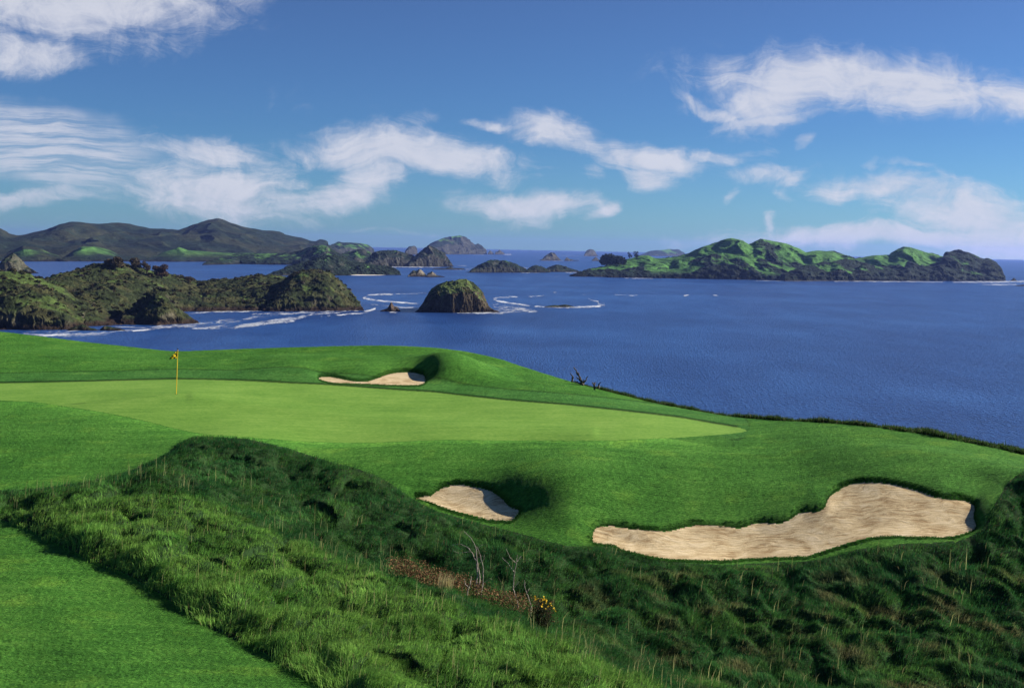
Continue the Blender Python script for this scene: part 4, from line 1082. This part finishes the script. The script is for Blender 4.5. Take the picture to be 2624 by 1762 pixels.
# ------------------------------------------------------------------ trees
def tree(label, u, vtop, vbase, w_px, y, zfun, group, leafc, n=2600, lobes=9, flat=.75, cat='tree'):
    yy_ = np.linspace(y - 260, y + 260, 105); cand = unproj(np.full(105, float(u)), np.full(105, float(vbase)), yy_)
    gap = np.array([zfun(p[0], p[1]) - p[2] for p in cand])
    ok = np.nonzero(gap >= -0.4)[0]
    y = yy_[ok[0]] if len(ok) else yy_[int(np.argmax(gap / yy_))]
    top = unproj(np.array(u), np.array(vtop), np.array(y))
    gz = zfun(top[0], top[1])
    b = np.array([top[0], top[1], gz - 0.5]); hgt = top[2] - b[2]; W = w_px * y / F / 2
    root = empty('broad_tree', b); tag(root, label, cat, group)
    cz0 = max(hgt - (vbase - vtop) * y / F, 0.15 * hgt)
    ch = [(np.array([[0, 0, 0], [0.04 * W, 0, cz0 * .6], [0, .03 * W, cz0 + (hgt - cz0) * .35]]), [.055 * hgt, .045 * hgt, .03 * hgt])]
    cen = []
    for k in range(lobes):
        an = 2 * math.pi * k / lobes + rng.uniform(-.4, .4); r = W * rng.uniform(0.2, 0.68)
        zc = cz0 + (hgt - cz0) * rng.uniform(0.18, 0.78) * (1.08 - 0.35 * (r / W) ** 2)
        c = np.array([r * math.cos(an), r * math.sin(an), zc]); cen.append(c)
        ch.append((np.array([[0, 0, cz0 * .5], c * [.45, .45, 1] - [0, 0, .2 * (hgt - cz0)], c]), [.03 * hgt, .02 * hgt, .008 * hgt]))
    tubes('trunk', ch, MAT['bark'], root, 6)
    cen = np.array(cen); li = rng.integers(0, lobes, n)
    p = rng.normal(0, 1, (n, 3)); p /= np.linalg.norm(p, axis=1)[:, None]; p *= (rng.uniform(.15, 1, n) ** .45)[:, None]
    lr = W * rng.uniform(.34, .52, lobes)
    c0 = cen[li] + p * lr[li][:, None] * np.array([1, 1, flat])
    zt = np.percentile(c0[:, 2], 99.5); c0[:, 2] = np.where(c0[:, 2] > cz0, cz0 + (c0[:, 2] - cz0) * (hgt - cz0) / max(zt - cz0, .1), c0[:, 2])
    s = (W * 0.062 * rng.uniform(.6, 1.5, n))[:, None]
    d1 = rng.normal(0, 1, (n, 3)); d1 /= np.linalg.norm(d1, axis=1)[:, None]
    d2 = np.cross(d1, rng.normal(0, 1, (n, 3))); d2 /= np.linalg.norm(d2, axis=1)[:, None]
    V = np.stack([c0 - d1 * s, c0 + d2 * s, c0 + d1 * s, c0 - d2 * s], 1)
    col = np.array(leafc) * rng.uniform(0.6, 1.6, (n, 1)) * rng.uniform(.7, 1.3, lobes)[li][:, None]
    mesh_np('crown', V.reshape(-1, 3), np.arange(n * 4), np.full(n, 4), MAT['leaf'], root, np.repeat(col, 4, 0), False)
TG = 'trees on the headland crest'; TCc = (0.058, 0.047, 0.028)
yh = 1255.0
tree('widest spreading dark tree at the left end of the headland crest', 294, 659, 690, 56, yh + 100, headz, TG, TCc)
tree('tall dark tree in the middle of the crest row, beside the widest tree', 347, 661, 690, 36, yh + 100, headz, TG, TCc, 1900, 7, .95)
tree('narrow dark tree tucked between the tall middle tree and the reddish tree', 376, 671, 704, 27, yh + 100, headz, TG, TCc, 1500, 6, 1.0)
tree('reddish brown bushy tree at the right of the crest row', 413, 678, 712, 44, yh + 100, headz, TG, (0.072, 0.048, 0.032))
tree('small round shrubby tree standing apart lower down the crest to the right', 483, 708, 724, 27, yh + 100, headz, TG, TCc, 1100, 6, .8)
yi = 3600.0
tree('taller of two dark trees on the left ridge of the largest green island', 1614, 646, 662, 14, yi - 40, rz, 'pair of island ridge trees', (0.018, 0.026, 0.014), 800, 5, 1.0)
tree('wider of two dark trees on the left ridge of the largest green island', 1631, 644, 661, 17, yi - 40, rz, 'pair of island ridge trees', (0.018, 0.026, 0.014), 900, 6, 1.0)
tree('broad dark thicket tree overhanging the left end of the largest green island', 1568, 653, 690, 74, yi - 60, rz, 'pair of island ridge trees', (0.018, 0.026, 0.014), 2600, 11, .6)

def scrub():
    """bushes standing on the headland, one mass"""
    n = 1000; V = []; C = []
    pts = []
    tries = 0
    while len(pts) < n and tries < 60000:
        tries += 1
        y = random.uniform(960, 1480); u = random.uniform(-60, 925)
        x = (u - CX) / F * y
        z = headz(x, y)
        if z < 7 or fbm(np.array([x / 40]), np.array([y / 40]), 3, 5)[0] < -0.12: continue
        pts.append((x, y, z))
    pts = np.array(pts)
    K = 60
    r = rng.uniform(1.0, 3.4, len(pts)) * rng.uniform(.7, 1.2, len(pts))
    p = rng.normal(0, 1, (len(pts), K, 3)); p /= np.linalg.norm(p, axis=2)[..., None]; p[..., 2] = np.abs(p[..., 2])
    c0 = pts[:, None] + p * r[:, None, None] * np.array([1, 1, .8]) * rng.uniform(.55, 1, (len(pts), K, 1))
    c0 = c0.reshape(-1, 3); m = len(c0)
    s = np.repeat(r, K)[:, None] * rng.uniform(.16, .36, (m, 1))
    d1 = rng.normal(0, 1, (m, 3)); d1 /= np.linalg.norm(d1, axis=1)[:, None]
    d2 = np.cross(d1, rng.normal(0, 1, (m, 3))); d2 /= np.linalg.norm(d2, axis=1)[:, None]
    V = np.stack([c0 - d1 * s, c0 + d2 * s, c0 + d1 * s, c0 - d2 * s], 1)
    base = np.array([(0.034, 0.036, 0.016), (0.052, 0.045, 0.024), (0.046, 0.052, 0.020), (0.080, 0.070, 0.054)])
    col = base[rng.choice(4, len(pts), p=[.42, .28, .22, .08])] * rng.uniform(.7, 1.4, (len(pts), 1))
    col = np.repeat(np.repeat(col, K, 0) * rng.uniform(.75, 1.3, (m, 1)), 4, 0)
    o = mesh_np('coastal_scrub', V.reshape(-1, 3), np.arange(m * 4), np.full(m, 4), MAT['leaf'], None, col, False)
    tag(o, 'dense low scrub covering the headland', kind='stuff')
scrub()

# ------------------------------------------------------------------ haze
def haze():
    me = bpy.data.meshes.new('haze'); h = 25600.0
    v = [(-h, -h, -7.5), (h, -h, -7.5), (h, h, -7.5), (-h, h, -7.5), (-h, -h, 260), (h, -h, 260), (h, h, 260), (-h, h, 260)]
    me.from_pydata(v, [], [(0, 3, 2, 1), (4, 5, 6, 7), (0, 1, 5, 4), (1, 2, 6, 5), (2, 3, 7, 6), (3, 0, 4, 7)])
    m = bpy.data.materials.new('haze_air'); m.use_nodes = True; nt = m.node_tree
    nt.nodes.remove(nt.nodes['Principled BSDF'])
    pv_ = N(nt, 'ShaderNodeVolumePrincipled')
    pv_.inputs['Color'].default_value = (0.24, 0.36, 0.92, 1); pv_.inputs['Density'].default_value = 2.3e-5; pv_.inputs['Anisotropy'].default_value = 0.3
    nt.links.new(pv_.outputs[0], nt.nodes['Material Output'].inputs['Volume'])
    me.materials.append(m)
    o = bpy.data.objects.new('haze', me); link(o); tag(o, kind='stuff')
haze()

# ------------------------------------------------------------------ light and sky
SUN_EL = math.radians(27); SUN_FWD = math.radians(18)      # from the right, a little ahead
sd = Vector((math.cos(SUN_FWD) * math.cos(SUN_EL), math.sin(SUN_FWD) * math.cos(SUN_EL), math.sin(SUN_EL)))
L = bpy.data.lights.new('sun', 'SUN'); L.energy = 4.6; L.angle = math.radians(0.5); L.color = (1.0, 0.93, 0.82)
lo = bpy.data.objects.new('sun', L); lo.rotation_euler = sd.to_track_quat('Z', 'Y').to_euler(); lo.location = (60, 20, 140); link(lo)

def world():
    w = bpy.data.worlds.new('World'); scene.world = w; w.use_nodes = True
    nt = w.node_tree; bg = nt.nodes['Background']
    sky = N(nt, 'ShaderNodeTexSky', sky_type='NISHITA')
    sky.sun_disc = False; sky.sun_elevation = SUN_EL; sky.sun_rotation = math.pi / 2 - SUN_FWD
    sky.altitude = 80; sky.air_density = 1.0; sky.dust_density = 0.2; sky.ozone_density = 3.0
    d = N(nt, 'ShaderNodeTexCoord').outputs['Generated']
    sep = N(nt, 'ShaderNodeSeparateXYZ'); nt.links.new(d, sep.inputs[0])
    yy = math_n(nt, 'MAXIMUM', sep.outputs[1], 0.05)
    X = math_n(nt, 'DIVIDE', sep.outputs[0], yy); Z = math_n(nt, 'DIVIDE', sep.outputs[2], yy)
    cb_ = N(nt, 'ShaderNodeCombineXYZ'); nt.links.new(X, cb_.inputs[0]); nt.links.new(Z, cb_.inputs[1])
    Q = cb_.outputs[0]
    # ragged edges: bend the plane with noise
    def nvec(scale, detail, amt, sx=1.0, sy=1.0):
        n = N(nt, 'ShaderNodeTexNoise'); n.inputs['Scale'].default_value = scale; n.inputs['Detail'].default_value = detail; n.inputs['Roughness'].default_value = 0.62
        nt.links.new(mapping(nt, Q, (sx, sy, 1)), n.inputs['Vector'])
        s = N(nt, 'ShaderNodeVectorMath', operation='SUBTRACT'); nt.links.new(n.outputs['Color'], s.inputs[0]); s.inputs[1].default_value = (.5, .5, .5)
        m = N(nt, 'ShaderNodeVectorMath', operation='MULTIPLY'); nt.links.new(s.outputs[0], m.inputs[0]); m.inputs[1].default_value = (amt, amt * .6, 0)
        return m.outputs[0]
    def vadd(a, b):
        m = N(nt, 'ShaderNodeVectorMath', operation='ADD'); nt.links.new(a, m.inputs[0]); nt.links.new(b, m.inputs[1]); return m.outputs[0]
    W = vadd(vadd(Q, nvec(5.0, 3, 0.10)), nvec(24.0, 5, 0.030, .7, 1.3))
    blobs = [
     (150,20,460,80,4,1.0),(60,130,170,42,0,.9),(300,105,260,42,4,.45),(420,70,160,40,-6,.35),
     (490,345,150,34,-8,.9),(500,440,240,62,-3,1.0),(600,400,110,60,20,.6),(330,445,150,25,-4,.5),
     (930,350,250,44,-4,1.05),(880,395,90,48,30,.9),(800,445,130,30,16,.85),(720,345,100,24,-14,.65),(1040,360,120,40,-10,.9),
     (1180,465,170,30,-3,1.0),(1200,488,90,20,10,.7),(1345,487,45,17,28,.9),
     (1240,298,120,30,-4,.95),(1110,284,80,9,-8,.7),(1320,330,150,24,-14,.75),(1440,352,130,36,-8,.9),(1455,395,58,36,10,.9),(1175,365,38,30,40,.55),
     (1610,350,150,18,0,.6),(1700,345,80,14,0,.6),(1745,390,110,24,6,.7),
     (1960,200,390,62,-2,1.0),(1760,235,150,52,18,.95),(1620,258,120,16,-26,.8),(1730,280,130,13,4,.9),(2260,215,170,48,4,.8),(1560,230,60,14,10,.4),
     (2090,440,240,36,-5,.9),(2210,500,210,66,-14,1.0),(1920,440,90,24,-4,.8),(2040,548,470,26,1,1.05),(1742,510,18,26,0,.7),(2290,560,200,48,0,.95),(2160,425,110,26,-8,.6),
     (1820,322,26,16,20,.7),(2060,384,60,9,-6,.6),(1985,382,26,9,-30,.5),(952,275,42,24,20,.45),(1330,395,40,18,20,.45),(1640,440,24,16,50,.5),(1770,440,44,16,-30,.4),
     (640,240,300,32,0,.12),(60,460,190,22,3,.8),(330,480,60,6,0,.4),(830,520,160,6,0,.3),(120,520,160,8,0,.3),
    ]
    total = None
    for cx, cy, rx, ry, an, s in blobs:
        px = (cx - 1167.5) / 2503; pz = (561.5 + 0.019 * (cx - 1167.5) - cy) / 2503
        mp = N(nt, 'ShaderNodeMapping'); mp.vector_type = 'TEXTURE'
        mp.inputs['Location'].default_value = (px, pz, 0); mp.inputs['Rotation'].default_value = (0, 0, math.radians(an)); mp.inputs['Scale'].default_value = (rx * 1.18 / 2503, ry * 1.32 / 2503, 1)
        nt.links.new(W, mp.inputs['Vector'])
        ln = N(nt, 'ShaderNodeVectorMath', operation='LENGTH'); nt.links.new(mp.outputs[0], ln.inputs[0])
        mr = N(nt, 'ShaderNodeMapRange', interpolation_type='SMOOTHSTEP'); mr.inputs['From Min'].default_value = 1.40; mr.inputs['From Max'].default_value = 0.10
        mr.inputs['To Max'].default_value = s
        nt.links.new(ln.outputs['Value'], mr.inputs['Value'])
        total = mr.outputs[0] if total is None else math_n(nt, 'MAXIMUM', total, mr.outputs[0])
    # fine fibres
    fib = noise_node(nt, mapping(nt, W, (0.55, 1.6, 1), (0, 0, .12)), 22.0, 10, 0.72, 0.9)
    fib2 = noise_node(nt, mapping(nt, W, (1.6, 0.8, 1), (0, 0, -.5)), 26.0, 6, 0.62, 0.4)
    tex = math_n(nt, 'ADD', math_n(nt, 'MULTIPLY', fib, .65), math_n(nt, 'MULTIPLY', fib2, .35))
    raw = math_n(nt, 'ADD', math_n(nt, 'MULTIPLY', total, 1.15), math_n(nt, 'MULTIPLY', math_n(nt, 'SUBTRACT', tex, 0.47), 2.6))
    dm = N(nt, 'ShaderNodeMapRange', interpolation_type='SMOOTHSTEP'); dm.inputs['From Min'].default_value = 0.20; dm.inputs['From Max'].default_value = 1.30
    nt.links.new(raw, dm.inputs['Value'])
    dens = math_n(nt, 'MULTIPLY', dm.outputs[0], math_n(nt, 'MINIMUM', math_n(nt, 'MULTIPLY', total, 6.0), 1.0))
    # banded sheet low on the left
    wob = noise_node(nt, Q, 7.0, 4, .6)
    band = noise_node(nt, mapping(nt, vadd(Q, nvec(9.0, 3, .04)), (1.2, 15.0, 1), (0, 0, 0.16)), 9.0, 6, .66)
    mp = N(nt, 'ShaderNodeMapping'); mp.vector_type = 'TEXTURE'
    mp.inputs['Location'].default_value = ((90 - 1167.5) / 2503, (541 - 330) / 2503, 0); mp.inputs['Rotation'].default_value = (0, 0, -.16); mp.inputs['Scale'].default_value = (330 / 2503, 105 / 2503, 1)
    nt.links.new(vadd(Q, nvec(12.0, 4, .05)), mp.inputs['Vector'])
    ln = N(nt, 'ShaderNodeVectorMath', operation='LENGTH'); nt.links.new(mp.outputs[0], ln.inputs[0])
    mr = N(nt, 'ShaderNodeMapRange', interpolation_type='SMOOTHSTEP'); mr.inputs['From Min'].default_value = 1.1; mr.inputs['From Max'].default_value = 0.45
    nt.links.new(ln.outputs['Value'], mr.inputs['Value'])
    bands = N(nt, 'ShaderNodeMapRange', interpolation_type='SMOOTHSTEP'); bands.inputs['From Min'].default_value = 0.36; bands.inputs['From Max'].default_value = 0.62
    nt.links.new(band, bands.inputs['Value'])
    bd = math_n(nt, 'MULTIPLY', mr.outputs[0], math_n(nt, 'ADD', math_n(nt, 'MULTIPLY', bands.outputs[0], 0.62), 0.28))
    dens = math_n(nt, 'MAXIMUM', dens, bd)
    cl_ = N(nt, 'ShaderNodeClamp'); nt.links.new(dens, cl_.inputs[0])
    al = math_n(nt, 'MULTIPLY', math_n(nt, 'POWER', cl_.outputs[0], 1.15), 0.90)
    # deep polarised blue of the clear sky
    g = N(nt, 'ShaderNodeGamma'); nt.links.new(sky.outputs[0], g.inputs[0]); g.inputs[1].default_value = 1.0
    tint = ramp(nt, math_n(nt, 'MULTIPLY', sep.outputs[2], 2.5), [(0.0, (0.18, 0.36, 0.56)), (0.06, (0.18, 0.345, 0.55)), (0.25, (0.165, 0.29, 0.475)), (0.55, (0.195, 0.265, 0.42)), (1.0, (0.21, 0.28, 0.43))])
    skyc = mixc(nt, 1.0, g.outputs[0], tint, 'MULTIPLY')
    cloud = mixc(nt, tex, (2.5, 2.75, 3.4), (4.2, 4.2, 4.5))
    out = mixc(nt, al, skyc, cloud)
    nt.links.new(out, bg.inputs['Color'])
    bg.inputs['Strength'].default_value = 0.085
world()

# ------------------------------------------------------------------ camera
cd = bpy.data.cameras.new('camera'); cam = bpy.data.objects.new('camera', cd); link(cam)
cd.sensor_width = 36.0; cd.lens = 36.0 * F / 2624.0; cd.clip_end = 120000; cd.clip_start = 0.5
M = Matrix(((RT[0], UP[0], -fw[0], CAM[0]), (RT[1], UP[1], -fw[1], CAM[1]), (RT[2], UP[2], -fw[2], CAM[2]), (0, 0, 0, 1)))
cam.matrix_world = M
scene.camera = cam
vs = scene.view_settings
vs.view_transform = 'Standard'; vs.look = 'None'; vs.gamma = 1.0; vs.exposure = 1.2; vs.use_curve_mapping = False
scene.render.film_transparent = False
scene.cycles.max_bounces = 6; scene.cycles.transparent_max_bounces = 12
scene.cycles.volume_bounces = 0
